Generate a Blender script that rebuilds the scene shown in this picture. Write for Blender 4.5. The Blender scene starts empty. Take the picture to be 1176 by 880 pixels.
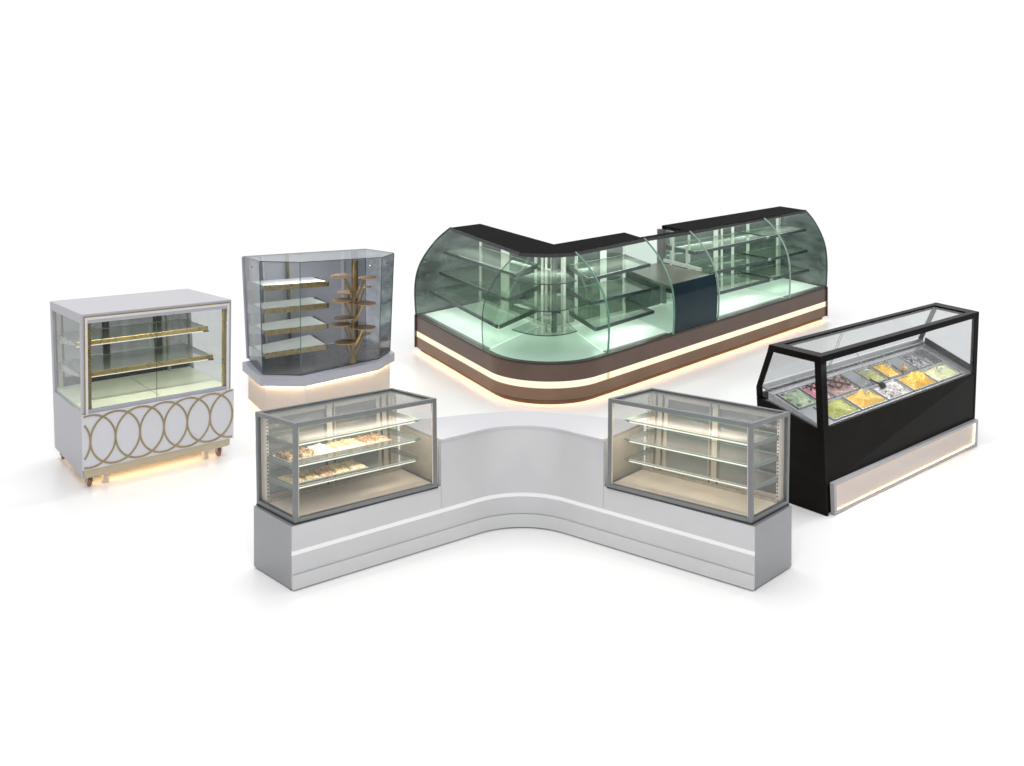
import bpy, math, random
from mathutils import Vector, noise
R = random.Random(7)
sc = bpy.context.scene
col = sc.collection
V = Vector

# ------------------------------------------------------------------ materials
def newmat(name):
    m = bpy.data.materials.new(name); m.use_nodes = True
    nt = m.node_tree; nt.nodes.clear()
    out = nt.nodes.new('ShaderNodeOutputMaterial')
    return m, nt, out

def pm(name, rgb, rough=.45, metal=0., spec=.5, var=.05, scale=9., bump=0., bscale=120., emit=None, es=0., coat=0., vary_rough=.02, ior=None):
    """principled surface with cloudy colour / roughness variation and fine bump"""
    m, nt, out = newmat(name)
    b = nt.nodes.new('ShaderNodeBsdfPrincipled')
    nt.links.new(b.outputs[0], out.inputs[0])
    tc = nt.nodes.new('ShaderNodeTexCoord')
    n = nt.nodes.new('ShaderNodeTexNoise'); n.inputs['Scale'].default_value = scale; n.inputs['Detail'].default_value = 5
    nt.links.new(tc.outputs['Object'], n.inputs['Vector'])
    mr = nt.nodes.new('ShaderNodeMapRange'); mr.inputs[1].default_value = .3; mr.inputs[2].default_value = .7
    mr.inputs[3].default_value = 1-var; mr.inputs[4].default_value = 1+var
    nt.links.new(n.outputs[0], mr.inputs[0])
    vm = nt.nodes.new('ShaderNodeVectorMath'); vm.operation = 'SCALE'
    vm.inputs[0].default_value = rgb
    nt.links.new(mr.outputs[0], vm.inputs['Scale'])
    nt.links.new(vm.outputs[0], b.inputs['Base Color'])
    mr2 = nt.nodes.new('ShaderNodeMapRange'); mr2.inputs[1].default_value = .3; mr2.inputs[2].default_value = .7
    mr2.inputs[3].default_value = max(.02, rough-vary_rough); mr2.inputs[4].default_value = min(1, rough+vary_rough)
    nt.links.new(n.outputs[0], mr2.inputs[0]); nt.links.new(mr2.outputs[0], b.inputs['Roughness'])
    b.inputs['Metallic'].default_value = metal
    b.inputs['Specular IOR Level'].default_value = spec
    b.inputs['Coat Weight'].default_value = coat
    if ior: b.inputs['IOR'].default_value = ior
    if bump:
        n2 = nt.nodes.new('ShaderNodeTexNoise'); n2.inputs['Scale'].default_value = bscale; n2.inputs['Detail'].default_value = 3
        nt.links.new(tc.outputs['Object'], n2.inputs['Vector'])
        bp = nt.nodes.new('ShaderNodeBump'); bp.inputs['Strength'].default_value = bump; bp.inputs['Distance'].default_value = .004
        nt.links.new(n2.outputs[0], bp.inputs['Height']); nt.links.new(bp.outputs[0], b.inputs['Normal'])
    if emit:
        b.inputs['Emission Color'].default_value = (*emit, 1); b.inputs['Emission Strength'].default_value = es
    return m

def emis(name, rgb, s):
    m, nt, out = newmat(name)
    e = nt.nodes.new('ShaderNodeEmission'); e.inputs[0].default_value = (*rgb, 1); e.inputs[1].default_value = s
    nt.links.new(e.outputs[0], out.inputs[0]); return m

def glass(name, tint, refl=.6, base=.03, rough=.02, painted_refl=0., cscale=3., haze=0., hazecol=(.7,.75,.75)):
    """thin sheet of glass: tinted see-through plus mirror reflection growing at grazing angles"""
    m, nt, out = newmat(name)
    t = nt.nodes.new('ShaderNodeBsdfTransparent'); g = nt.nodes.new('ShaderNodeBsdfGlossy')
    t.inputs[0].default_value = (*tint, 1); g.inputs['Roughness'].default_value = rough
    g.inputs[0].default_value = (.95, .97, .97, 1)
    lw = nt.nodes.new('ShaderNodeLayerWeight'); lw.inputs[0].default_value = .5
    p = nt.nodes.new('ShaderNodeMath'); p.operation = 'POWER'; p.inputs[1].default_value = 4
    nt.links.new(lw.outputs['Facing'], p.inputs[0])
    mu = nt.nodes.new('ShaderNodeMath'); mu.operation = 'MULTIPLY_ADD'; mu.inputs[1].default_value = refl; mu.inputs[2].default_value = base
    nt.links.new(p.outputs[0], mu.inputs[0])
    tcd = nt.nodes.new('ShaderNodeTexCoord')
    if painted_refl:  # noise painted into the tint to imitate room reflections
        n = nt.nodes.new('ShaderNodeTexNoise'); n.inputs['Scale'].default_value = cscale; n.inputs['Detail'].default_value = 3
        mp = nt.nodes.new('ShaderNodeMapping'); mp.inputs['Scale'].default_value = (1, 1, 3.2)
        nt.links.new(tcd.outputs['Object'], mp.inputs[0]); nt.links.new(mp.outputs[0], n.inputs['Vector'])
        mr = nt.nodes.new('ShaderNodeMapRange'); mr.inputs[1].default_value = .35; mr.inputs[2].default_value = .68
        mr.inputs[3].default_value = 1-painted_refl; mr.inputs[4].default_value = 1+painted_refl
        nt.links.new(n.outputs[0], mr.inputs[0])
        vm = nt.nodes.new('ShaderNodeVectorMath'); vm.operation = 'SCALE'; vm.inputs[0].default_value = tint
        nt.links.new(mr.outputs[0], vm.inputs['Scale']); nt.links.new(vm.outputs[0], t.inputs[0])
    mx = nt.nodes.new('ShaderNodeMixShader')
    nt.links.new(mu.outputs[0], mx.inputs[0]); nt.links.new(t.outputs[0], mx.inputs[1]); nt.links.new(g.outputs[0], mx.inputs[2])
    last = mx
    if haze:
        d = nt.nodes.new('ShaderNodeBsdfDiffuse'); d.inputs[0].default_value = (*hazecol, 1)
        mx2 = nt.nodes.new('ShaderNodeMixShader'); mx2.inputs[0].default_value = haze
        nt.links.new(mx.outputs[0], mx2.inputs[1]); nt.links.new(d.outputs[0], mx2.inputs[2]); last = mx2
    nt.links.new(last.outputs[0], out.inputs[0]); return m

M = {}
M['floor'] = pm('studio_floor', (.945,.945,.95), .30, spec=.25, var=.004, scale=1.2)
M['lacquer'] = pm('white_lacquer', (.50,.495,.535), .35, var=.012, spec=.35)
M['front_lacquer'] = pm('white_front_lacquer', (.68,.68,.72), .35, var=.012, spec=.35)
M['white_trim'] = pm('white_trim', (.74,.73,.73), .35, var=.02)
M['gold'] = pm('brushed_gold', (.54,.42,.19), .28, metal=.75, var=.16, scale=14)
M['gold_dark'] = pm('dark_gold', (.17,.14,.08), .32, metal=.6, var=.25, scale=16)
M['inlay'] = pm('gold_inlay', (.36,.28,.16), .36, metal=.4, var=.12, scale=10)
M['post_dark'] = pm('dark_post', (.07,.072,.07), .35, metal=.4, var=.25, scale=10)
M['steel'] = pm('satin_steel', (.40,.41,.41), .3, metal=.85, var=.06, scale=6)
M['steel_light'] = pm('light_steel', (.55,.56,.56), .28, metal=.7, var=.05, scale=6)
M['alu'] = pm('grey_anodised_frame', (.20,.21,.215), .36, metal=.45, var=.06, scale=12)
M['alu_dark'] = pm('dark_gasket', (.05,.052,.055), .5, var=.1)
M['beige'] = pm('beige_frame', (.62,.56,.48), .45, var=.05)
M['cream'] = pm('cream_rail', (.74,.70,.62), .45, var=.04)
M['slot'] = pm('slotted_rail', (.50,.48,.42), .4, metal=.3, var=.3, scale=60)
M['counter'] = pm('counter_grey', (.59,.595,.61), .36, metal=.15, var=.03, scale=3)
M['counter_top'] = pm('counter_top', (.56,.555,.59), .3, var=.02, scale=4)
M['skirt'] = pm('counter_skirt', (.62,.625,.63), .35, var=.02)
M['strip_white'] = pm('white_strip', (.85,.85,.85), .4, var=.01, emit=(1,1,1), es=.10)
M['bronze'] = pm('bronze_fascia', (.145,.098,.078), .34, metal=.4, spec=.4, var=.16, scale=1.6)
M['bronze_lit'] = pm('glow_lit_bronze_fascia', (.25,.158,.10), .34, metal=.4, spec=.4, var=.16, scale=1.6)  # same bronze made lighter and warmer, LED glow painted into the colour
M['bronze_dark'] = pm('dark_bronze', (.06,.045,.04), .4, metal=.4, var=.1)
M['black_top'] = pm('black_board', (.006,.006,.007), .45, ior=1.03, var=.15, scale=4)
M['black'] = pm('black_lacquer', (.010,.009,.008), .3, ior=1.13, var=.2, scale=5)
M['black_frame'] = pm('black_frame', (.007,.007,.007), .3, ior=1.12, var=.2)
M['navy'] = pm('navy_panel', (.010,.030,.052), .3, ior=1.2, var=.25, scale=2.5)
M['green_rail'] = pm('grey_green_rail', (.13,.15,.145), .35, metal=.5, var=.2, scale=12)
M['rail_blue'] = pm('shelf_rail', (.11,.135,.145), .3, metal=.6, var=.2, scale=10)
M['offwhite'] = pm('offwhite_stile_glow', (.84,.83,.78), .45, var=.08, emit=(1,1,.95), es=.08)  # faint emission added to brighten the stiles and end frame
M['deck_mint_glow'] = pm('glowing_mint_deck', (.70,.78,.72), .3, var=.08, scale=2.2, emit=(.85,1,.90), es=.34)  # emission stands in for lamp light falling on the deck
M['deck_corner_glow'] = pm('glowing_corner_deck', (.52,.62,.56), .3, var=.08, scale=2.2, emit=(.75,1,.84), es=.14)  # weaker emission paints the dimmer light on the corner deck
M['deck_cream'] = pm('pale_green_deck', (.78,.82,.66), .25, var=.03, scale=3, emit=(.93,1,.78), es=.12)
M['deck_beige'] = pm('beige_deck', (.78,.69,.60), .22, var=.05, scale=5, spec=.5)
M['deck_dark'] = pm('dark_deck', (.13,.125,.125), .16, var=.1, spec=.6)
M['service_top'] = pm('service_counter_top', (.20,.17,.145), .3, var=.12, scale=4)
M['greywall'] = pm('grey_back_panel', (.56,.565,.62), .25, var=.05, spec=.3, scale=2)
M['ledge'] = pm('lavender_grey_ledge', (.42,.43,.50), .35, var=.02)
M['pink_base'] = pm('warm_white_base', (.62,.55,.50), .5, var=.015)
M['shelf_white_glow'] = pm('glowing_frosted_shelf', (.80,.84,.78), .22, var=.03, scale=4, emit=(.95,1,.92), es=.22)  # emission added to brighten the shelves, which are no lamps
M['rubber'] = pm('caster_wheel', (.30,.14,.07), .35, var=.3, scale=30)
M['foot'] = pm('white_foot', (.72,.66,.56), .5)
M['grille_grey'] = pm('grille_grey', (.26,.27,.25), .5, var=.1)
M['counter_shaded'] = pm('counter_grey_shaded', (.33,.335,.35), .34, metal=.25, var=.05, scale=2.5)  # darker copy of the counter grey, shade on the wing ends painted in
M['base_gold'] = pm('pale_gold_base', (.56,.48,.34), .4, metal=.2, var=.05)
M['g_vit_side'] = glass('dimmed_vitrine_glass', (.66,.675,.69), .35, .05, painted_refl=.10)  # darker copy of the vitrine glass, dims the white surroundings behind it
M['plinth_frame'] = pm('plinth_frame', (.46,.45,.46), .4, var=.02)
M['plinth_panel'] = pm('plinth_panel', (.70,.63,.59), .5, var=.02, scale=3)
M['g_clear'] = glass('clear_glass', (.90,.915,.91), .45, .03)
M['g_grey'] = glass('grey_glass', (.86,.87,.865), .35, .035)
M['g_side'] = glass('side_glass', (.90,.91,.905), .4, .03)
M['g_back_white'] = glass('pale_sliding_glass', (.50,.51,.515), .35, .06, painted_refl=.08, haze=.10)
M['g_case'] = glass('case_glass', (.935,.93,.92), .35, .03)
M['g_case_top'] = glass('case_top_glass', (.70,.71,.71), .28, .05, painted_refl=.05)
M['g_door'] = glass('sliding_door_glass', (.33,.34,.335), .3, .08, painted_refl=.3, cscale=2.4, haze=.06)
M['g_green'] = glass('curved_green_glass', (.82,.885,.845), .30, .012)
M['g_green_end'] = glass('dark_green_end_glass', (.10,.13,.115), .3, .05, painted_refl=.5, cscale=2.2)
M['g_part'] = glass('partition_glass', (.78,.87,.81), .26, .02)
M['g_doorgreen'] = glass('green_door_glass', (.05,.07,.06), .35, .30, rough=.03, painted_refl=.8, cscale=1.8, haze=.10, hazecol=(.30,.36,.31))  # strong mottling of the tint paints in showroom reflections
M['g_shelf'] = glass('glass_shelf', (.85,.87,.85), .3, .05, haze=.08, hazecol=(.62,.66,.6))
M['g_shelf_c'] = glass('green_glass_shelf', (.85,.885,.85), .28, .045, haze=.08, hazecol=(.48,.53,.46))
M['g_shelf_case'] = glass('case_glass_shelf', (.89,.895,.875), .3, .05, haze=.06, hazecol=(.75,.74,.7))
M['g_vit'] = glass('vitrine_glass', (.82,.83,.85), .35, .04)
M['g_gel'] = glass('gelato_glass', (.90,.905,.91), .32, .025)
M['edge_green'] = pm('glass_edge_green', (.15,.32,.25), .2, spec=.6, var=.2, scale=6)
M['edge_pale'] = pm('glass_edge_pale', (.34,.44,.40), .2, spec=.6, var=.1, scale=6)
M['edge_blue'] = pm('glass_edge_teal', (.07,.14,.15), .2, spec=.6, var=.1, scale=6)
M['edge_dark'] = pm('glass_edge_dark', (.035,.06,.055), .2, spec=.6, var=.2)
M['tree_gold'] = pm('tree_gold', (.52,.36,.14), .32, metal=.65, var=.2, scale=12)
M['tree_disc'] = glass('bronze_disc', (.50,.37,.27), .3, .08, haze=.45, hazecol=(.30,.20,.13))
M['led_warm'] = emis('warm_led', (1,.72,.42), 30.0)
M['led_amber'] = emis('amber_led', (1,.68,.36), 5.5)
M['led_orange'] = emis('orange_led', (1,.52,.26), 10)
M['led_strip'] = emis('warm_white_strip', (1,.87,.66), 1.2)
M['led_joint'] = emis('amber_joint', (1,.74,.40), .95)
M['led_plinth'] = emis('plinth_led', (1,.80,.50), 7)
M['led_showcase'] = emis('cool_shelf_led', (.92,1,.93), 7.0)
M['led_shelf'] = emis('shelf_led', (1,.97,.85), 1.3)

# ------------------------------------------------------------------ mesh building
SPLIT = {'door_rail','upright_frame','gold_post','slotted_rail','seam','light_panel','rear_post','glass_clamp','base_frame','underglow_strip','ledge_light','end_plate','air_grille','door_frame_','top_light','panel_joint','glazing_bead','dark_stile','door_edge','plinth_light','shelf_fitting','door_stile','rear_rail'}
class MB:
    def __init__(s): s.v = []; s.f = []; s.m = []; s.sm = []
    def add(s, vs, fs, mi=0, smooth=False):
        o = len(s.v); s.v += [V(p) for p in vs]
        for f in fs:
            s.f.append([o+i for i in f]); s.m.append(mi); s.sm.append(smooth)
    def hexa(s, p, mi=0, edge=None, thin=None):
        fs = [(0,3,2,1),(4,5,6,7),(0,1,5,4),(1,2,6,5),(2,3,7,6),(3,0,4,7)]
        if edge is None: s.add(p, fs, mi)
        else:
            # thin: which faces are the large sheets
            big = {'z':(0,1),'v':(2,4),'u':(3,5)}[thin]
            s.add(p, [fs[i] for i in big], mi); s.add(p, [fs[i] for i in range(6) if i not in big], edge)
        return s
    def box(s, W, u0, u1, v0, v1, z0, z1, mi=0, edge=None, thin=None):
        return s.hexa([W(u0,v0,z0),W(u1,v0,z0),W(u1,v1,z0),W(u0,v1,z0),W(u0,v0,z1),W(u1,v0,z1),W(u1,v1,z1),W(u0,v1,z1)], mi, edge, thin)
    def prism(s, low, up, mi=0, side=None):
        n = len(low); vs = list(low)+list(up)
        s.add(vs, [tuple(reversed(range(n))), tuple(range(n, 2*n))], mi)
        s.add(vs, [(i,(i+1)%n,n+(i+1)%n,n+i) for i in range(n)], mi if side is None else side); return s
    def grid(s, rows, mi=0, smooth=True):
        n = len(rows[0]); vs = [p for r in rows for p in r]
        s.add(vs, [(i*n+j,i*n+j+1,(i+1)*n+j+1,(i+1)*n+j) for i in range(len(rows)-1) for j in range(n-1)], mi, smooth); return s
    def tube(s, pts, r, seg=10, mi=0, caps=True):
        pts = [V(p) for p in pts]; rs = r if isinstance(r, (list,tuple)) else [r]*len(pts)
        rings = []
        ref = None
        for i, p in enumerate(pts):
            d = (pts[min(i+1,len(pts)-1)]-pts[max(i-1,0)]).normalized()
            if ref is None: ref = d.orthogonal().normalized()
            a = (ref-d*ref.dot(d)).normalized(); ref = a; b = d.cross(a)
            rings.append([p+(a*math.cos(t)+b*math.sin(t))*rs[i] for t in [2*math.pi*k/seg for k in range(seg)]])
        vs = [q for r_ in rings for q in r_]
        s.add(vs, [(i*seg+j,i*seg+(j+1)%seg,(i+1)*seg+(j+1)%seg,(i+1)*seg+j) for i in range(len(rings)-1) for j in range(seg)], mi, True)
        if caps: s.add(vs, [tuple(reversed(range(seg))), tuple(range(len(vs)-seg, len(vs)))], mi)
        return s
    def bar(s, a, b, w, h, mi=0):
        """rectangular bar from a to b, w across, h tall, a/b at its centre"""
        a, b = V(a), V(b); d = (b-a).normalized(); x = d.cross(V((0,0,1)))
        x = V((1,0,0)) if x.length < 1e-4 else x.normalized(); y = x.cross(d).normalized()
        q = []
        for p in (a, b):
            q.append([p-x*w/2-y*h/2, p+x*w/2-y*h/2, p+x*w/2+y*h/2, p-x*w/2+y*h/2])
        return s.hexa(q[0]+q[1], mi)
    def blob(s, c, rx, ry, rz, seg=6, rings=4, mi=0):
        vs = [V(c)+V((0,0,rz))]
        for i in range(1, rings):
            th = math.pi*i/rings
            for k in range(seg):
                ph = 2*math.pi*k/seg; vs.append(V(c)+V((rx*math.sin(th)*math.cos(ph), ry*math.sin(th)*math.sin(ph), rz*math.cos(th))))
        vs.append(V(c)-V((0,0,rz))); L = len(vs)-1
        fs = [(0,1+k,1+(k+1)%seg) for k in range(seg)]
        for i in range(rings-2):
            fs += [(1+i*seg+k,1+(i+1)*seg+k,1+(i+1)*seg+(k+1)%seg,1+i*seg+(k+1)%seg) for k in range(seg)]
        fs += [(L,1+(rings-2)*seg+(k+1)%seg,1+(rings-2)*seg+k) for k in range(seg)]
        s.add(vs, fs, mi, True); return s
    def pieces(s):
        """the same geometry as one MB per separate piece"""
        n = len(s.v); par = list(range(n))
        def find(a):
            while par[a] != a: par[a] = par[par[a]]; a = par[a]
            return a
        for f in s.f:
            for b in f[1:]: par[find(f[0])] = find(b)
        key = {}
        for i, v in enumerate(s.v): key.setdefault((round(v.x,4),round(v.y,4),round(v.z,4)), []).append(i)
        for l in key.values():
            for b in l[1:]: par[find(l[0])] = find(b)
        G = {}
        for i in range(n): G.setdefault(find(i), []).append(i)
        bb = []
        for l in G.values():
            c = [s.v[i] for i in l]; bb.append([set(l), [min(p[k] for p in c)-.002 for k in range(3)], [max(p[k] for p in c)+.002 for k in range(3)]])
        res = []
        for ids, lo, hi in bb:
            o = MB(); mp = {}
            for f, mi, sm in zip(s.f, s.m, s.sm):
                if f[0] in ids:
                    for i in f:
                        if i not in mp: mp[i] = len(o.v); o.v.append(s.v[i])
                    o.f.append([mp[i] for i in f]); o.m.append(mi); o.sm.append(sm)
            res.append(o)
        return res
    def build(s, name, mats, parent=None, bevel=0., split=None):
        if split or (split is None and name in SPLIT):
            ps = s.pieces()
            if len(ps) > 1:
                return [p.build(name, mats, parent, bevel, False) for p in ps][0]
        me = bpy.data.meshes.new(name)
        rl = V((0,0,0)); p = parent
        while p is not None: rl = rl+V(p.location); p = p.parent
        me.from_pydata([tuple(v-rl) for v in s.v], [], s.f)
        for m in (mats if isinstance(mats, (list,tuple)) else [mats]): me.materials.append(M[m] if isinstance(m, str) else m)
        for i, poly in enumerate(me.polygons): poly.material_index = s.m[i]; poly.use_smooth = s.sm[i]
        me.update()
        o = bpy.data.objects.new(name, me); col.objects.link(o); o.parent = parent
        if bevel:
            b = o.modifiers.new('soft_edges', 'BEVEL'); b.width = bevel; b.segments = 2; b.limit_method = 'ANGLE'; b.angle_limit = math.radians(40)
        return o

def thing(name, label, cat, loc, group=None):
    o = bpy.data.objects.new(name, None); col.objects.link(o); o.location = loc
    o.empty_display_size = .1
    o['label'] = label; o['category'] = cat
    if group: o['group'] = group
    return o

class Warp:
    """metres along width u, depth v (front to back) and height z -> world, from measured corners"""
    def __init__(s, bot, top, L, D, z0, z1, mirror=None):
        s.b = [V(p) for p in bot]; s.t = [V(p) for p in top]; s.L, s.D, s.z0, s.z1 = L, D, z0, z1; s.mx = mirror
    def __call__(s, u, v, z):
        a, b, w = u/s.L, v/s.D, (z-s.z0)/(s.z1-s.z0)
        q = lambda c: c[0]*(1-a)*(1-b)+c[1]*a*(1-b)+c[2]*a*b+c[3]*(1-a)*b
        p = q(s.b)*(1-w)+q(s.t)*w
        if s.mx is not None: p = V((2*s.mx-p.x, p.y, p.z))
        return p

# ------------------------------------------------------------------ studio floor
mb = MB(); mb.add([(-120,-30,0),(120,-30,0),(120,400,0),(-120,400,0)], [(0,1,2,3)])
fl = mb.build('studio_floor', 'floor'); fl['kind'] = 'structure'

# ================================================================== A : white cabinet with gold rings
LA, DA, HA, ZB = 1.427, .978, 1.554, .133
WA = Warp([(-3.93,11.223,.133),(-2.792,12.146,.133),(-3.369,12.997,.133),(-4.507,12.074,.133)],
          [(-3.955,11.266,1.598),(-2.771,12.121,1.552),(-3.407,12.882,1.504),(-4.537,12.04,1.554)], LA, DA, ZB, HA)
A = thing('display_cabinet', 'white lacquered cake cabinet on small wheels with interlocking gold rings on its front', 'display cabinet', tuple(WA(LA/2,DA/2,0)))
A.location.z = 0
ZD = .70
m = MB()
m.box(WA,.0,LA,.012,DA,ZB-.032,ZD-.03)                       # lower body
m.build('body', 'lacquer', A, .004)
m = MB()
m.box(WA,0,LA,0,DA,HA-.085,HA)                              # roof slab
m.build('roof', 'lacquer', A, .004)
m = MB()
for s in (0, 1):                                             # side uprights
    u0, u1 = (0,.028) if s == 0 else (LA-.028,LA)
    m.box(WA,u0,u1,0,.055,ZD-.03,HA-.085); m.box(WA,u0,u1,DA-.06,DA,ZD-.03,HA-.085)
m.build('upright_frame', 'lacquer', A, .003)
m = MB()                                                      # mitred white + gold trims round the front glass
def ring_frame(m, W, u0, u1, z0, z1, t, v0, v1, mi):
    m.box(W,u0,u0+t,v0,v1,z0,z1,mi); m.box(W,u1-t,u1,v0,v1,z0,z1,mi); m.box(W,u0+t,u1-t,v0,v1,z1-t,z1,mi)
ring_frame(m, WA, .018, LA-.014, ZD-.05, HA-.022, .010, -.008, .006, 1)
ring_frame(m, WA, .028, LA-.024, ZD-.05, HA-.032, .022, -.014, .004, 0)
m.build('front_trim', ['white_trim','inlay'], A, .0015)
m = MB(); m.box(WA,.05,LA-.045,-.004,.03,ZD-.035,ZD+.0); m.build('sill', 'ledge', A, .003)
m = MB()
m.box(WA,.053,.090,.015,.05,ZD,HA-.085); m.box(WA,LA-.075,LA-.045,.015,.05,ZD,HA-.085)
m.build('gold_post', 'gold', A, .003)
m = MB()
for u in (.0,): pass
m.box(WA,.035,.11,DA-.05,DA-.01,ZD,HA-.085); m.box(WA,.50,.565,DA-.05,DA-.01,ZD,HA-.085); m.box(WA,1.03,1.11,DA-.05,DA-.01,ZD,HA-.085)
m.box(WA,.11,1.38,DA-.05,DA-.012,ZD,ZD+.085)
m.build('rear_post', 'post_dark', A, .003)
m = MB()
m.box(WA,.04,.075,DA-.1,DA-.06,ZD,HA-.085); m.box(WA,1.14,1.165,DA-.1,DA-.06,ZD,HA-.085)
m.build('slotted_rail', 'slot', A)
for u0, u1 in ((.565,1.03),(1.11,1.40),(.11,.50)):
    m = MB(); m.box(WA,u0,u1,DA-.035,DA-.028,ZD,HA-.085); m.build('sliding_door', 'g_back_white', A)
xs = LA*.485
for u0, u1 in ((.05,xs-.0015),(xs+.0015,LA-.046)):
    m = MB(); m.box(WA,u0,u1,.004,.012,ZD,HA-.055,0,1,'v'); m.build('front_glass', ['g_grey','edge_dark'], A)
for u0 in (.008, LA-.016):
    m = MB(); m.box(WA,u0,u0+.008,.055,DA-.06,ZD-.03,HA-.085,0,1,'u'); m.build('side_glass', ['g_side','edge_pale'], A)
m = MB(); m.box(WA,.03,LA-.03,.03,DA-.03,ZD-.03,ZD-.005); dk = m.build('deck', 'deck_cream', A, .002)
m = MB(); m.box(WA,.74,.743,.05,DA-.1,ZD-.0045,ZD-.002); m.build('deck_seam', 'steel', dk)
for zs, v0 in ((1.235,.36),(.965,.25)):
    m = MB(); m.box(WA,.07,1.33,v0,DA-.09,zs,zs+.01,0,1,'z'); sh = m.build('shelf', ['g_shelf','edge_pale'], A)
    m = MB(); m.box(WA,.06,1.345,v0-.022,v0-.002,zs-.03,zs+.012); m.build('shelf_rail', 'gold', sh, .003)
    m = MB(); m.box(WA,.065,1.34,v0-.0,v0+.02,zs-.042,zs-.03); m.build('shelf_light', 'led_shelf', sh)
    m = MB(); m.box(WA,1.30,1.35,v0-.026,v0+.02,zs-.045,zs-.028); m.build('end_fitting', 'gold_dark', sh, .003)
    for u in (.045, 1.335):
        m = MB(); a, b = WA(u,DA-.1,zs-.03), WA(u,v0,zs-.012)
        m.hexa([WA(u,v0,zs-.022),WA(u+.012,v0,zs-.022),WA(u+.012,DA-.08,zs-.085),WA(u,DA-.08,zs-.085),WA(u,v0,zs-.002),WA(u+.012,v0,zs-.002),WA(u+.012,DA-.08,zs-.002),WA(u,DA-.08,zs-.002)])
        m.build('bracket', 'steel_light', sh)
# front ring panel
PU0, PU1, PZ0, PZ1 = -.004, LA+.02, ZB+.045, ZD-.035
m = MB(); NU, NZ = 40, 12
g2 = lambda v: [[WA(PU0+(PU1-PU0)*i/NU, v, PZ0+(PZ1-PZ0)*j/NZ) for i in range(NU+1)] for j in range(NZ+1)]
ga, gb = g2(-.03), g2(.011)
m.grid(ga, 0, False); m.grid(list(reversed(gb)), 0, False)
m.grid([gb[0], ga[0]], 0, False); m.grid([ga[-1], gb[-1]], 0, False)
m.grid([[r[0] for r in gb], [r[0] for r in ga]], 0, False); m.grid([[r[-1] for r in ga], [r[-1] for r in gb]], 0, False)
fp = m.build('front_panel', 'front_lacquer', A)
rr, step = (PZ1-PZ0)*.475, (PU1-PU0)/6.35
zc = (PZ0+PZ1)/2+.005
for k in range(-1, 8):
    uc = PU0+step*(k+.28)
    m = MB(); ww = .0085; N = 72; any_ = False
    for i in range(N):
        q = []
        for ai in (i, i+1):
            t = 2*math.pi*ai/N
            for r_ in (rr*1.0-ww, rr*1.0+ww): q.append((uc+r_*step/rr*math.cos(t), zc+r_*math.sin(t)))
        if min(c[0] for c in q) < PU0+.001 or max(c[0] for c in q) > PU1-.001: continue
        any_ = True
        vv = -.0345-.0006*(k % 3)
        a, b, c, d = q
        m.hexa([WA(a[0],vv,a[1]),WA(b[0],vv,b[1]),WA(d[0],vv,d[1]),WA(c[0],vv,c[1]),WA(a[0],-.029,a[1]),WA(b[0],-.029,b[1]),WA(d[0],-.029,d[1]),WA(c[0],-.029,c[1])])
    if any_: m.build('gold_ring', 'inlay', fp)
m = MB(); m.box(WA,.01,LA-.02,-.012,.0115,ZB-.030,ZB+.040); m.build('base_trim', 'base_gold', A, .003)
m = MB(); m.box(WA,.02,LA-.035,.02,DA-.02,ZB-.040,ZB-.033); m.build('base_board', 'foot', A, .002)
m = MB(); m.box(WA,.10,LA-.10,.07,.10,ZB-.054,ZB-.041); m.box(WA,.10,LA-.10,DA-.12,DA-.09,ZB-.054,ZB-.041); m.build('underglow_strip', 'led_amber', A)
for u, v in ((.07,.06),(LA-.10,.06),(.06,DA-.07),(LA-.08,DA-.07)):
    c = WA(u,v,0); m = MB()
    ax = (WA(1,0,0)-WA(0,0,0)).normalized(); ay = V((-ax.y, ax.x, 0))
    m.box(WA,u-.03,u+.03,v-.03,v+.03,ZB-.048,ZB-.041)
    for sx in (-.019,.019):
        p = V((c.x,c.y,0))+ax*sx
        m.bar(p+V((0,0,.036)), p+V((0,0,ZB-.044)), .03, .006)
    cs = m.build('caster', 'steel', A)
    m = MB(); p = V((c.x,c.y,.038)); m.tube([p-ax*.015,p-ax*.012,p+ax*.012,p+ax*.015],[.033,.038,.038,.033],20); m.build('wheel', 'rubber', cs)
for u in (.22, LA-.235):
    c = WA(u,.07,0); m = MB(); m.tube([(c.x,c.y,.002),(c.x,c.y,.03),(c.x,c.y,.032),(c.x,c.y,ZB-.042)],[.034,.034,.028,.028],16); m.build('levelling_foot', 'foot', A)

# ================================================================== B : hexagonal vitrine with tree stand
led = [(-3.088,14.036),(-2.752,13.411),(-2.27,13.374),(-1.532,14.036),(-1.383,14.454),(-1.775,15.16)]
gbt = [(-3.054,14.164),(-2.748,13.504),(-2.317,13.466),(-1.534,14.164),(-1.439,14.474),(-1.803,15.117)]
gtp = [(-3.106,14.152,1.601),(-2.779,13.51,1.664),(-2.328,13.475,1.659),(-1.498,14.165,1.588),(-1.391,14.476,1.582),(-1.798,15.103,1.521)]
led.append((-2.95,14.28)); led = led[:6]
cx, cy = sum(p[0] for p in gbt)/6, sum(p[1] for p in gbt)/6
B = thing('glass_vitrine', 'tall six sided grey glass vitrine on a lavender ledge and warm lit white base', 'display cabinet', (cx,cy,0))
def sc_poly(P, k, z, c=(cx,cy)): return [V((c[0]+(p[0]-c[0])*k, c[1]+(p[1]-c[1])*k, z)) for p in P]
m = MB(); m.prism(sc_poly(led,.93,.0), sc_poly(led,.93,.31)); m.build('base', 'pink_base', B, .004)
m = MB(); m.prism(sc_poly(led,1,.325), sc_poly(led,1,.42)); m.build('ledge', 'ledge', B, .006)
m = MB()
lo = sc_poly(led,.948,0)
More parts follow.
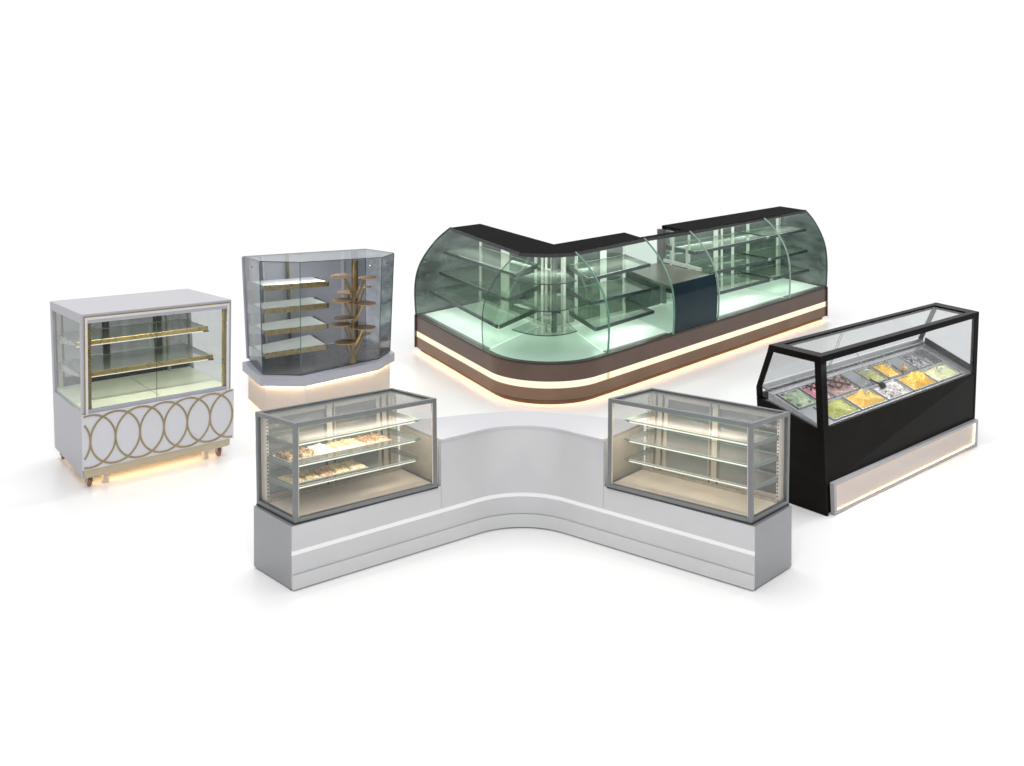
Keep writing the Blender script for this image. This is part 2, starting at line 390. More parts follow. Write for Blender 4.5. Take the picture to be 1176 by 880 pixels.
for i in range(5):
    a, b = lo[i], lo[i+1]; a2, b2 = V((a.x,a.y,.3245)), V((b.x,b.y,.3245))
    m.bar(a2+(b2-a2)*.01+V((0,0,-.002)), b2-(b2-a2)*.01+V((0,0,-.002)), .018, .004)
m.build('ledge_light', 'led_warm', B)
m = MB(); m.prism(sc_poly(gbt,.985,.421), sc_poly(gbt,.985,.432)); m.build('deck', 'deck_dark', B)
G0 = [V((x,y,.432)) for x, y in gbt]; G1 = [V(p) for p in gtp]
for i in range(5):
    j = i+1; m = MB()
    e = (G0[j]-G0[i]).normalized()*.003
    n = e.cross(V((0,0,1))).normalized()*.007
    m.hexa([G0[i]+e,G0[j]-e,G0[j]-e-n,G0[i]+e-n,G1[i]+e,G1[j]-e,G1[j]-e-n,G1[i]+e-n], 0, 1, 'v')
    m.build('glass_pane', ['g_vit_side' if i >= 3 else 'g_vit','edge_blue'], B)
m = MB()
for i in (1,2,3,4): m.bar(G0[i], G1[i], .007, .007)
m.build('seam', 'edge_blue', B)
# back panel (opaque grey) between back-left and back-right corner
m = MB(); a0,b0,a1,b1 = G0[0],G0[5],G1[0],G1[5]; n = V((-.02,.03,0))
m.hexa([a0,b0,b0+n,a0+n,a1,b1,b1+n,a1+n]); m.build('back_panel', 'greywall', B)
# right rear return panel
m = MB(); tp = [g+V((0,0,.003)) for g in G1]; tp2 = [g+V((0,0,.013)) for g in G1]
m.prism(tp, tp2, 0, 1); m.build('top_glass', ['g_vit','edge_blue'], B)
# left edge stile, rear rails
def z3(p, z): return V((p.x,p.y,z))
def lerp(a, b, t): return V(a)*(1-t)+V(b)*t
m = MB()
m.bar(lerp(G0[0],G0[1],.02), lerp(G1[0],G1[1],.02), .02, .03); m.build('edge_profile', 'ledge', B)
m = MB()
for t in (.33,):
    m.bar(lerp(a0,b0,t)+V((.03,-.03,0)), lerp(a1,b1,t)+V((.03,-.03,0)), .05, .03)
m.build('rear_rail', 'gold_dark', B)
m = MB(); m.bar(lerp(a0,b0,.045)+V((.02,-.03,0)), lerp(a1,b1,.045)+V((.02,-.03,0)), .05, .03); m.build('slotted_rail', 'slot', B)
m = MB(); m.bar(lerp(a0,b0,.14)+V((.02,-.01,0)), lerp(a1,b1,.14)+V((.02,-.01,0)), .15, .012)
m.bar(lerp(a0,b0,.80)+V((.0,-.02,0)), lerp(a1,b1,.80)+V((.0,-.02,0)), .05, .012)
m.build('light_panel', 'white_trim', B)
m = MB(); m.bar(lerp(a0,b0,.90)+V((.0,-.02,0)), lerp(a1,b1,.90)+V((.0,-.02,0)), .09, .012); m.build('rear_stile', 'post_dark', B)
SH = [[(-2.743,13.543,1.395),(-2.107,13.952,1.363),(-2.354,14.439,1.316),(-2.957,14.011,1.351)],
      [(-2.734,13.545,1.139),(-2.107,13.953,1.115),(-2.36,14.441,1.077),(-2.953,14.011,1.095)],
      [(-2.731,13.549,.897),(-2.112,13.956,.875),(-2.374,14.444,.852),(-2.942,14.017,.856)],
      [(-2.733,13.552,.644),(-2.121,13.963,.642),(-2.385,14.453,.631),(-2.943,14.02,.606)]]
for q in SH:
    q = [V(p) for p in q]; m = MB(); dn = V((0,0,-.012)); m.hexa([p+dn for p in q]+q); sh = m.build('shelf', 'shelf_white_glow', B, .001)
    m = MB(); off = (q[0]-q[3]).normalized()*.012
    up = V((0,0,.003)); d2 = V((0,0,-.058))
    f0, f1 = q[0]+off*.2, q[1]+off*.2
    m.hexa([f0+off+d2,f1+off+d2,f1+d2,f0+d2,f0+off+up,f1+off+up,f1+up,f0+up]); m.build('shelf_rail', 'gold', sh, .002)
    m = MB(); m.bar(q[0]+V((.03,.035,-.052)), q[1]+V((-.03,.035,-.052)), .02, .008); m.build('shelf_light', 'led_shelf', sh)
    m = MB(); a = q[3]+V((-.075,.05,-.004)); b = q[0]+V((-.012,.02,-.006)); w = V((.012,.006,0))
    m.hexa([b+V((0,0,-.035)),b+w+V((0,0,-.035)),a+w+V((0,0,-.12)),a+V((0,0,-.12)),b,b+w,a+w,a]); m.build('bracket', 'steel', sh)
    m = MB(); a = q[2]+V((.03,.03,-.004)); b = q[1]+V((.012,.01,-.006))
    m.hexa([b+V((0,0,-.05)),b+w+V((0,0,-.05)),a+w+V((0,0,-.06)),a+V((0,0,-.06)),b,b+w,a+w,a]); m.build('bracket', 'gold_dark', sh)
m = MB()
for i, t, z in ((3,.5,.93),(2,.86,.93),(0,.5,.93)):
    p = lerp(lerp(G0[i],G0[i+1],t), lerp(G1[i],G1[i+1],t), z); n = (G0[i+1]-G0[i]).cross(V((0,0,1))).normalized()
    m.tube([p-n*.012,p+n*.012], .014, 12)
m.build('glass_clamp', 'steel', B)
# tree stand
tx, ty = -1.816, 13.976
T = thing('tree_display_stand', 'gold tree shaped stand with round bronze plates inside the six sided vitrine', 'display stand', (tx,ty,.4325))
m = MB(); m.tube([(tx,ty,.4325),(tx,ty,.46),(tx,ty,.5),(tx+.01,ty,.9),(tx+.03,ty,1.60)],[.05,.045,.030,.026,.024],10)
m.build('trunk', 'tree_gold', T)
PX = 1/99.
discs = [(140,222,-.13,60),(297,232,.10,55),(288,292,.22,26),(165,330,.02,60),(140,383,-.10,62),(293,405,-.02,62),(155,500,-.06,62),(135,543,-.12,62),(292,565,-.04,62),(275,610,.2,36),(165,660,-.1,66)]
for sx, sy, dy, rad in discs:
    dx = (sx-213)*.1705*PX; z = .445+(792-sy)*.1705*PX*.99-dy*.21
    rr_ = rad*.1705*PX*1.12; c = V((tx+.012+dx, ty+dy, z))
    m = MB(); ring = [(c.x+rr_*math.cos(t), c.y+rr_*math.sin(t)) for t in [2*math.pi*k/32 for k in range(32)]]
    m.prism([V((x,y,z-.004)) for x,y in ring], [V((x,y,z+.004)) for x,y in ring], 0, 1); pl = m.build('plate', ['tree_disc','tree_gold'], T)
    m = MB(); d0 = V((tx+.012,ty,z-.23)); e = c+V((-dx*.25,-dy*.25,-.006))
    m.tube([d0, d0*.45+e*.55+V((0,0,-.025)), e+V((0,0,-.012)), e], [.021,.018,.014,.022], 8); m.build('branch', 'tree_gold', pl)

# ================================================================== C : long curved corner showcase
HC, HT = .48, 1.55
ld, rd = V((-.449,.893,0)).normalized(), V((.674,.738,0)).normalized()
corner = V((.241,13.18,0)); Rf = .76; tl = 1.104
ctr = V((.424,14.508,0))
Fl1, Fr1 = corner+ld*tl, corner+rd*tl
Fend_l, Fend_r = V((-1.262,16.13,0)), V((4.585,17.905,0))
a0_ = math.atan2(Fl1.y-ctr.y, Fl1.x-ctr.x); a1_ = math.atan2(Fr1.y-ctr.y, Fr1.x-ctr.x)
if a0_ > 0: a0_ -= 2*math.pi
NARC = 22
arc = [V((ctr.x+Rf*math.cos(a0_+(a1_-a0_)*i/NARC), ctr.y+Rf*math.sin(a0_+(a1_-a0_)*i/NARC), 0)) for i in range(NARC+1)]
# stations: front foot F, board front G, back B
stF = [Fend_l, V((-.335,14.31,0)), V((1.108,14.16,0)), V((1.983,15.088,0)), V((2.656,15.824,0)), V((3.875,17.150,0)), Fend_r]
stG = [V((-.831,16.64,0)), V((.094,14.75,0)), V((.764,14.75,0)), V((1.698,15.754,0)), V((2.363,16.31,0)), V((3.59,17.472,0)), V((4.366,18.301,0))]
inner = V((.522,15.32,0))
stB = [V((-.44,16.98,0)), V((.36,15.60,0)), V((.72,15.50,0)), V((1.486,16.24,0)), V((2.053,16.83,0)), V((3.30,17.98,0)), V((4.083,18.70,0))]
PROF = [(0,0),(.12,-.02),(.25,-.035),(.38,-.025),(.5,.012),(.6,.09),(.68,.19),(.76,.325),(.84,.49),(.90,.64),(.95,.80),(1,1)]
PROFS = []
for i in range(len(PROF)-1):
    for k in range(2):
        t = k/2; PROFS.append((PROF[i][0]*(1-t)+PROF[i+1][0]*t, PROF[i][1]*(1-t)+PROF[i+1][1]*t))
PROFS.append(PROF[-1])
sm = [PROFS[0]]+[((a[0]+2*b[0]+c[0])/4,(a[1]+2*b[1]+c[1])/4) for a,b,c in zip(PROFS,PROFS[1:],PROFS[2:])]+[PROFS[-1]]
def prof(F, G, pr=sm, inset=0., z0=HC, z1=HT):
    F, G = V(F), V(G); d = (G-F); 
    if inset: dn = d.normalized()*inset; F = F+dn
    return [V((F.x+(G.x-F.x)*q, F.y+(G.y-F.y)*q, z0+(z1-z0)*z)) for z, q in pr]
def span(i, n):
    return [(lerp(stF[i],stF[i+1],k/n), lerp(stG[i],stG[i+1],k/n)) for k in range(n+1)]
# corner span follows the fillet
def corner_span(n=26):
    path = [stF[1]]+arc+[stF[2]]
    # resample by length
    L = [0]
    for a, b in zip(path, path[1:]): L.append(L[-1]+(b-a).length)
    res = []
    for k in range(n+1):
        s = L[-1]*k/n; j = max(i for i in range(len(L)) if L[i] <= s+1e-9); j = min(j, len(path)-2)
        f = lerp(path[j], path[j+1], (s-L[j])/max(1e-9, L[j+1]-L[j]))
        g = lerp(stG[1], stG[2], k/n); g = g+V((0,-.10*max(0,math.sin(math.pi*k/n))**.8,0))
        res.append((f, g))
    return res
CS = corner_span()
C = thing('corner_showcase', 'long curved glass corner showcase with bronze base, glowing light band and black top boards', 'display counter', (1.0,15.6,0))
front = [Fend_l]+[lerp(Fend_l,Fl1,k/6) for k in range(1,6)]+arc+[lerp(Fr1,Fend_r,k/12) for k in range(1,12)]+[Fend_r]
def offset(path, d):
    out = []
    for i, p in enumerate(path):
        t = (path[min(i+1,len(path)-1)]-path[max(i-1,0)]).normalized(); n = V((-t.y,t.x,0)); out.append(p+n*d)
    return out
def band(m, path, d0, d1, z0, z1, mi=0):
    o, i_ = offset(path,d0), offset(path,d1); n = len(path)
    rows = [[V((p.x,p.y,z0)) for p in i_],[V((p.x,p.y,z0)) for p in o],[V((p.x,p.y,z1)) for p in o],[V((p.x,p.y,z1)) for p in i_]]
    rows.append(rows[0])
    for a, b in zip(rows, rows[1:]): m.grid([a, b], mi, True)
    for k in (0, n-1): m.add([rows[0][k],rows[1][k],rows[2][k],rows[3][k]], [(0,1,2,3)], mi)
ZF = .055
m = MB(); band(m, front, 0, .035, .275, HC-.02); m.build('upper_fascia', 'bronze', C)
m = MB(); band(m, front, 0, .035, ZF+.012, .195); m.build('lower_fascia', 'bronze_lit', C)
m = MB(); band(m, front, .012, .05, .196, .274); m.build('light_band', 'led_strip', C)
m = MB(); band(m, front, .002, .010, ZF+.003, ZF+.0115); m.build('toe_trim', 'bronze_dark', C)
for px_ in (V((1.118,14.14,0)), V((1.965,15.068,0)), V((2.62,15.785,0))):
    m = MB(); n_ = V((-rd.y,rd.x,0))*.010; a_ = px_+n_-rd*.022; b_ = px_+n_+rd*.022
    m.bar(V((a_.x,a_.y,.235)), V((b_.x,b_.y,.235)), .006, .076); m.build('band_joint', M['led_joint'], C)
m = MB(); band(m, front, .004, .07, HC-.0195, HC+.004); m.build('glass_channel', 'bronze_dark', C)
m = MB(); band(m, front, .014, .045, .0595, .066); m.build('underglow_strip', 'led_orange', C)
m = MB(); band(m, front, .065, .09, 0.002, ZF+.01); m.build('plinth', 'bronze_dark', C)
# carcass behind the fascia
backline = [stB[6]-V((0,0,0)), stB[3], inner, stB[0]]
inn = offset(front, .06)
poly = inn+[V(stB[6]), V(stB[5]), V(stB[4]), V(stB[3]), inner, V(stB[0])]
m = MB(); m.prism([V((p.x,p.y,ZF+.012)) for p in poly], [V((p.x,p.y,HC-.025)) for p in poly]); m.build('carcass', 'bronze_dark', C)
m = MB()
for F, Bk, s in ((Fend_l, stB[0], -1), (Fend_r, stB[6], 1)):
    d = (Bk-F).normalized(); t = (-ld if s > 0 else ld); t = rd if s > 0 else ld
    p = F-d*.02
    q = [p, p+t*.022, Bk+t*.022, Bk]
    m.hexa([V((a.x,a.y,ZF)) for a in q]+[V((a.x,a.y,HC+.006)) for a in q])
m.build('end_plate', 'bronze', C, .003)
# decks: L wing, corner, R wings
def deckpoly(sec, bk, z=HC-.012):
    pts = [V((f.x,f.y,0))+(V((g.x,g.y,0))-V((f.x,f.y,0))).normalized()*.07 for f, g in sec]
    p = pts+bk; return [V((a.x,a.y,z-.012)) for a in p], [V((a.x,a.y,z)) for a in p]
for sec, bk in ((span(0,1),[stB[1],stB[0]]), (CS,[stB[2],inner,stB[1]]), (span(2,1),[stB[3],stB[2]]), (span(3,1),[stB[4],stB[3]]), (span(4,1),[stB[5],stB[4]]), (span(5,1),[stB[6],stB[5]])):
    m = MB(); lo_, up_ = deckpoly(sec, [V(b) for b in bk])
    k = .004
    m.prism(lo_, up_); m.build('deck', 'deck_corner_glow' if sec is CS else 'deck_mint_glow', C, .002)
m = MB()
for sec in (span(0,1), span(2,1), span(4,1), span(5,1)):
    pts = [V((f.x,f.y,0))+(V((g.x,g.y,0))-V((f.x,f.y,0))).normalized()*.105 for f, g in sec]
    a, b = pts; d = (b-a).normalized()*.03
    m.bar(V((a.x,a.y,HC-.004))+d, V((b.x,b.y,HC-.004))-d, .05, .008)
m.build('air_grille', 'grille_grey', C)
# curved glass fronts
def skin(sec, name='curved_glass', mat='g_green', pr=sm):
    m = MB(); m.grid([prof(f,g,pr) for f, g in sec], 0, True); return m.build(name, mat, C)
for i, n in ((0,1),(2,1),(4,1),(5,1),(3,1)): 
    s_ = span(i, n); e = (s_[-1][0]-s_[0][0]).normalized()*.004
    skin([(s_[0][0]+e,s_[0][1]+e),(s_[-1][0]-e,s_[-1][1]-e)])
skin(CS)
# partition fins with polished green edges
def fin(F, G, Bk, mat='g_part', edge='edge_pale', w=.007, name='glass_partition'):
    o = prof(F, G, sm); bt = V((Bk.x,Bk.y,HT-.03)); bb = V((Bk.x,Bk.y,HC))
    m = MB(); m.add([bb]+o+[bt], [tuple(range(len(o)+2))]); r = m.build(name, mat, C)
    m = MB()
    m.tube(o, w, 8); m.build('polished_edge', edge, r)
    return r
fin(stF[1], stG[1], stB[1], 'g_part', 'edge_dark', .0055)
fin(stF[2], stG[2], stB[2], 'g_part', 'edge_green', .012)
fin(stF[3], stG[3], stB[3], 'g_part', 'edge_green', .012)
fin(stF[4], stG[4], stB[4], 'g_part', 'edge_pale', .012)
fin(stF[5], stG[5], stB[5], 'g_part', 'edge_pale', .012)
fin(stF[0], stG[0], stB[0], 'g_green_end', 'edge_dark', .011, 'end_glass')
fin(stF[6], stG[6], stB[6], 'g_green_end', 'edge_dark', .011, 'end_glass')
# top boards
def board(fr, bk, z=HT, th=.045, nm='top_board'):
    p = [V(a) for a in fr]+[V(b) for b in bk]
    m = MB(); m.prism([V((a.x,a.y,z-th)) for a in p], [V((a.x,a.y,z)) for a in p]); return m.build(nm, 'black_top', C, .003)
board([stG[0],stG[1]]+[g for f, g in CS[1:-1]]+[stG[2],stG[3]], [stB[3],inner,stB[0]])
board([stG[3]+rd*.003, stG[4]], [lerp(stG[4],stB[4],.22), lerp(stG[3],stB[3],.22)+rd*.003], HT-.001, .04, 'top_strip')
board([stG[4]+rd*.003, stG[6]], [stB[6], stB[4]])
m = MB()
for a, b in ((stG[0],stG[1]),(stG[2],stG[3]),(stG[4],stG[6])):
    dd = (b-a).normalized(); n = V((-dd.y,dd.x,0))
    if a is stG[0]: n = V((.9,.45,0))
    m.bar(V((a.x,a.y,HT-.052))+n*.06+dd*.05, V((b.x,b.y,HT-.052))+n*.06-dd*.05, .03, .012)
m.build('top_light', 'led_shelf', C)
# back: stiles and sliding doors
def backwall(a, b, stiles, z0=HC, z1=HT-.045, glassmat='g_doorgreen', sm_='offwhite', doors=True):
    d = (b-a); L = d.length; d.normalize()
    m = MB()
    for t, w in stiles:
        p = a+d*(t*L); m.bar(V((p.x,p.y,z0)), V((p.x,p.y,z1)), w, .03)
    fr_ = m.build('door_stile', sm_, C, .002)
    m = MB()
    m.bar(V((a.x,a.y,z0+.02)), V((b.x,b.y,z0+.02)), .03, .04); m.bar(V((a.x,a.y,z1-.015)), V((b.x,b.y,z1-.015)), .03, .03)
    m.build('door_rail', sm_, C, .002)
    ts = [0]+[t for t, w in stiles[1:-1]]+[1]
    n = V((-d.y,d.x,0))*.008
    for t0, t1 in zip(ts, ts[1:]):
        if (t1-t0)*L < .12: continue
        p, q = a+d*(t0*L+.01), a+d*(t1*L-.01)
        m = MB(); m.add([V((p.x,p.y,z0+.02)),V((q.x,q.y,z0+.02)),V((q.x,q.y,z1)),V((p.x,p.y,z1))], [(0,1,2,3)]); m.build('sliding_door', glassmat, C)
bi = V((inner.x,inner.y,0))
backwall(stB[0], bi, [(.01,.04),(.35,.09),(.41,.03),(.78,.05),(.86,.04),(.98,.04)])
backwall(bi, stB[3], [(.02,.04),(.14,.04),(.30,.05),(.66,.09),(.72,.03),(.99,.05)])
backwall(stB[4], stB[6], [(.01,.09),(.07,.03),(.21,.04),(.42,.10),(.48,.03),(.57,.05),(.70,.06),(.97,.05)])
# R module left cheek (grey post) and open service bay
m = MB(); p = V(stB[4]); m.bar(V((p.x,p.y,HC)), V((p.x,p.y,HT-.046)), .13, .05); m.build('cheek_post', 'steel', C, .003)
m = MB(); F4, B4 = V(stF[4]), V(stB[4]); dz_ = V((.01,.008,0))
P4 = lambda t, z: z3(F4*(1-t)+B4*t+dz_, z)
m.bar(P4(.30,1.075), P4(.97,1.075), .03, .045)
m.bar(P4(.80,1.10), P4(.80,HT-.05), .03, .04); m.bar(P4(.55,1.10), P4(.55,HT-.20), .03, .03)
m.build('end_frame', 'offwhite', C, .002)
# inner corner column
m = MB(); m.tube([(inner.x,inner.y-.10,HC),(inner.x,inner.y-.10,HT-.05)], .035, 14); m.build('column', 'green_rail', C)
m = MB(); m.bar((inner.x-.10,inner.y-.14,HC),(inner.x-.10,inner.y-.14,HT-.05),.03,.03); m.bar((inner.x+.10,inner.y-.12,HC),(inner.x+.10,inner.y-.12,HT-.05),.03,.03); m.build('slotted_rail', 'slot', C)
# straight shelves
def cshelf(fa, fb, ba, bb, rail='rail_blue', fit=()):
    fa, fb, ba, bb = [V(p) for p in (fa,fb,ba,bb)]
    m = MB(); dn = V((0,0,-.01)); m.hexa([p+dn for p in (fa,fb,bb,ba)]+[fa,fb,bb,ba], 0, 1, 'z'); s_ = m.build('shelf', ['g_shelf_c','edge_pale'], C)
    m = MB(); m.bar(fa+V((0,0,-.012)), fb+V((0,0,-.012)), .02, .042); m.build('shelf_rail', rail, s_, .003)
    m = MB()
    o = (ba-fa).normalized()*.03
    dd_ = (fb-fa).normalized()*.05; m.bar(fa+o+dd_+V((0,0,-.030)), fb+o-dd_+V((0,0,-.030)), .016, .006); m.build('shelf_light', 'led_showcase', s_)
    for f, b in ((fa,ba),(fb,bb)):
        m = MB(); f2, b2 = f+(b-f)*.04, b
        w = (fb-fa).normalized()*.008
        m.hexa([f2-w+V((0,0,-.045)),f2+w+V((0,0,-.045)),b2+w+V((0,0,-.06)),b2-w+V((0,0,-.06)),f2-w,f2+w,b2+w,b2-w]); m.build('bracket', 'green_rail', s_)
inset = lambda p, f, e: p+(f-p).normalized()*e
# left wing
LB0, LB1 = stB[0]+V((-.03,-.05,0)), stB[1]+V((-.04,-.02,0))
for (fa, fb) in (((-.915,16.46,1.26),(.03,14.90,1.26)), ((-.965,16.41,.99),(-.06,14.80,.98)), ((-1.09,16.27,.775),(-.17,14.60,.70))):
    z = fa[2]; cshelf(fa, fb, z3(LB0,z), z3(LB1,fb[2]), 'green_rail')
# corner arcs
for z, yy in ((1.27,14.24),(.97,14.19),(.70,14.14)):
    e0, mid, e1 = V((.0,yy+.30,z)), V((.42,yy,z)), V((.76,yy+.22,z))
    arcp = []
    for k in range(17):
        t = k/16; x = e0.x+(e1.x-e0.x)*t; y = (e0.y+(e1.y-e0.y)*t); y -= (e0.y*.5+e1.y*.5-yy)*(4*t*(1-t)); arcp.append(V((x,y,z)))
    p = arcp+[V((.60,15.2,z)),V((.42,15.2,z))]
    m = MB(); m.prism([a+V((0,0,-.008)) for a in p], p, 0, 0); s_ = m.build('corner_shelf', 'g_shelf_c', C)
    m = MB(); m.tube([a+V((0,-.004,-.004)) for a in arcp], .007, 6); m.build('polished_edge', 'edge_dark', s_)
# right first module
RB2, RB3 = stB[2]+V((.0,-.05,0)), stB[3]+V((-.0,-.06,0))
for fa, t, z in (((.913,14.55),.4,1.27),((.95,14.67),.38,.965),((1.0,14.5),.325,.695)):
    fb = lerp(stF[3],stB[3],t); fb = fb-rd*.06
    cshelf((*fa,z), z3(fb,z), z3(RB2,z), z3(RB3,z))
for (i, j) in ((4,5),(5,6)):
    for t, z in ((.40,1.285),(.37,.975),(.33,.70)):
        fa, fb = lerp(stF[i],stB[i],t)+rd*.05, lerp(stF[j],stB[j],t)-rd*.05
        cshelf(z3(fa,z), z3(fb,z), z3(stB[i]+rd*.05+V((.02,-.05,0)),z), z3(stB[j]-rd*.05+V((.02,-.05,0)),z))
m = MB()
for t, z in ((.40,1.285),(.37,.975),(.33,.70)):
    p = z3(lerp(stF[5],stB[5],t),z-.012); m.tube([p-rd*.05,p-rd*.02,p+rd*.02,p+rd*.05],[.008,.02,.02,.008],10)
m.build('shelf_fitting', 'steel_light', C)
# service bay : navy curved panel, counter surface
lim = .56
prn = [p for p in sm if p[0] <= lim]+[(lim,.05)]
def prof2(F, G): 
    d = (G-F).normalized()*.012
    return [p+d for p in prof(F, G, prn)]
e = rd*.02
a, b = (stF[3]+e, stG[3]+e), (stF[4]-e, stG[4]-e)
m = MB(); r0, r1 = prof2(*a), prof2(*b); m.grid([r0, r1], 0, True)
dv = (stG[3]-stF[3]).normalized()*.02
m.grid([[p+dv for p in r0],[p+dv for p in r1]], 0, True); m.add([r0[-1],r1[-1],r1[-1]+dv,r0[-1]+dv],[(0,1,2,3)])
m.build('navy_panel', 'navy', C)
zt = HC+(HT-HC)*lim-.03
m = MB(); a_, b_ = V(stB[3])+rd*.02, V(stB[4])-rd*.07; n_ = V((-rd.y,rd.x,0))*-.02
m.hexa([z3(p,HC) for p in (a_,b_,b_+n_,a_+n_)]+[z3(p,zt-.032) for p in (a_,b_,b_+n_,a_+n_)]); m.build('bay_back_panel', 'green_rail', C)
q = [r0[-1]+dv, r1[-1]+dv, V(stB[4])-rd*.05, V(stB[3])+rd*.05]
m = MB(); m.prism([z3(p,zt-.03) for p in q], [z3(p,zt) for p in q]); m.build('service_counter', 'service_top', C, .003)

# ================================================================== D : concave white counter + two glass cases
MX = .084
def mir(p): return V((2*MX-p[0], p[1], p[2] if len(p) > 2 else 0))
Dt = thing('curved_counter', 'light grey counter with a concave curved middle, white groove strip and lower end wings', 'counter', (MX,10.2,0))
g0, g3 = V((-1.645,9.166,0)), V((-2.021,9.58,0))
ln = V((1.069,.832,0)).normalized()
RA = .586; ac = V((MX,10.355-RA,0)); th0 = math.radians(37.9)
arcL = [V((ac.x-RA*math.sin(th0*(1-k/14)), ac.y+RA*math.cos(th0*(1-k/14)), 0)) for k in range(15)]
leftp = [g0+(arcL[0]-g0)*k/10 for k in range(10)]
half = leftp+arcL
full = half+[mir(p) for p in reversed(half[:-1])]
k507 = V((-.578,9.996,0))
bkL = V((-.985,10.42,0))
# wings : low bases
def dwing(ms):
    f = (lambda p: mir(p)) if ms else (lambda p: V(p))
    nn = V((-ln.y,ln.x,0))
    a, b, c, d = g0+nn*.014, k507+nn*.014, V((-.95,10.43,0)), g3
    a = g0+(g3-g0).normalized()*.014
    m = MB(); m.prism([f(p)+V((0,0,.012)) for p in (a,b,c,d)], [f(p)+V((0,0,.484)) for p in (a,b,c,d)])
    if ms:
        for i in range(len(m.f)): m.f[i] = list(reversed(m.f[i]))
    m.build('wing_base', 'counter_shaded', Dt, .003)
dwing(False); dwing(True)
# fronts following the curve
segL = [p for p in full if p.x < k507.x]+[k507]
segM = [k507]+[p for p in full if k507.x < p.x < mir(k507).x]+[mir(k507)]
segR = [mir(k507)]+[p for p in full if p.x > mir(k507).x]
ex = V((-ln.y, ln.x, 0))
def dband(m, path, d0, d1, z0, z1): band(m, path, d0, d1, z0, z1)
for sg in (segL, segR):
    m = MB(); dband(m, sg, 0, .0135, .30, .484); m.build('upper_front_panel', 'counter', Dt, .0015)
m = MB(); dband(m, segM, 0, .0135, .30, .852); m.build('tall_front_panel', 'counter', Dt, .0015)
m = MB(); dband(m, full, 0, .0135, .122, .262); m.build('lower_front_panel', 'counter', Dt, .0015)
m = MB(); dband(m, full, .006, .0134, .2625, .2995); m.build('groove_strip', 'strip_white', Dt)
m = MB(); dband(m, full, -.014, .0135, .012, .119); m.build('skirting', 'skirt', Dt, .002)
m = MB(); dband(m, full, .02, .04, .001, .0119); m.build('toe_shade', 'alu_dark', Dt)  # dark band painted in as the shade line under the skirting
# middle high body
bk = [V((-.985,10.40,0)), V((-.64,10.56,0)), V((-.45,10.625,0)), V((-.288,10.67,0)), V((-.1,10.715,0)), V((.084,10.725,0))]
bk2 = bk+[mir(p) for p in reversed(bk[:-1])]
fm = offset(segM, .0136)
cl, cr = V((-.590,9.985,0)), V((-.968,10.43,0))
bkm = [V((-.92,10.46,0))]+bk[1:]
bk2 = bkm+[mir(p) for p in reversed(bkm[:-1])]
side_in = [V((-.592,10.0,0)), V((-.955,10.432,0))]
po = fm+[mir(p) for p in side_in]+list(reversed(bk2))+list(reversed(side_in))
ks = k507+V((-.0,.0,0))
m = MB(); m.prism([z3(p,.012) for p in po], [z3(p,.851) for p in po]); m.build('middle_body', 'counter', Dt)
fo = offset(segM, -.012)
po2 = fo+[mir(p) for p in side_in]+list(reversed(bk2))+list(reversed(side_in))
cxm = V((MX,10.45,0))
m = MB(); m.prism([z3(p,.8525) for p in po2], [z3(p,.872) for p in po2]); m.build('counter_top', 'counter_top', Dt, .003)
for ms in (False, True):
    m = MB(); a, b = side_in; a = a+(b-a)*.04; b = b-(b-a)*.02; n_ = (b-a).normalized().cross(V((0,0,1))).normalized()*-.004
    q = [a, b, b-n_, a-n_]; q = [p+n_ for p in q]
    if ms: q = [mir(p) for p in q]
    m.hexa([z3(p,.49) for p in q]+[z3(p,.845) for p in q]); m.build('end_panel', 'cream', Dt)
# vertical joint reveal
m = MB()
for kk in (k507, mir(k507)): m.bar(V((kk.x,kk.y-.001,.31)), V((kk.x,kk.y-.001,.484)), .003, .003)
m.build('panel_joint', 'steel', Dt)

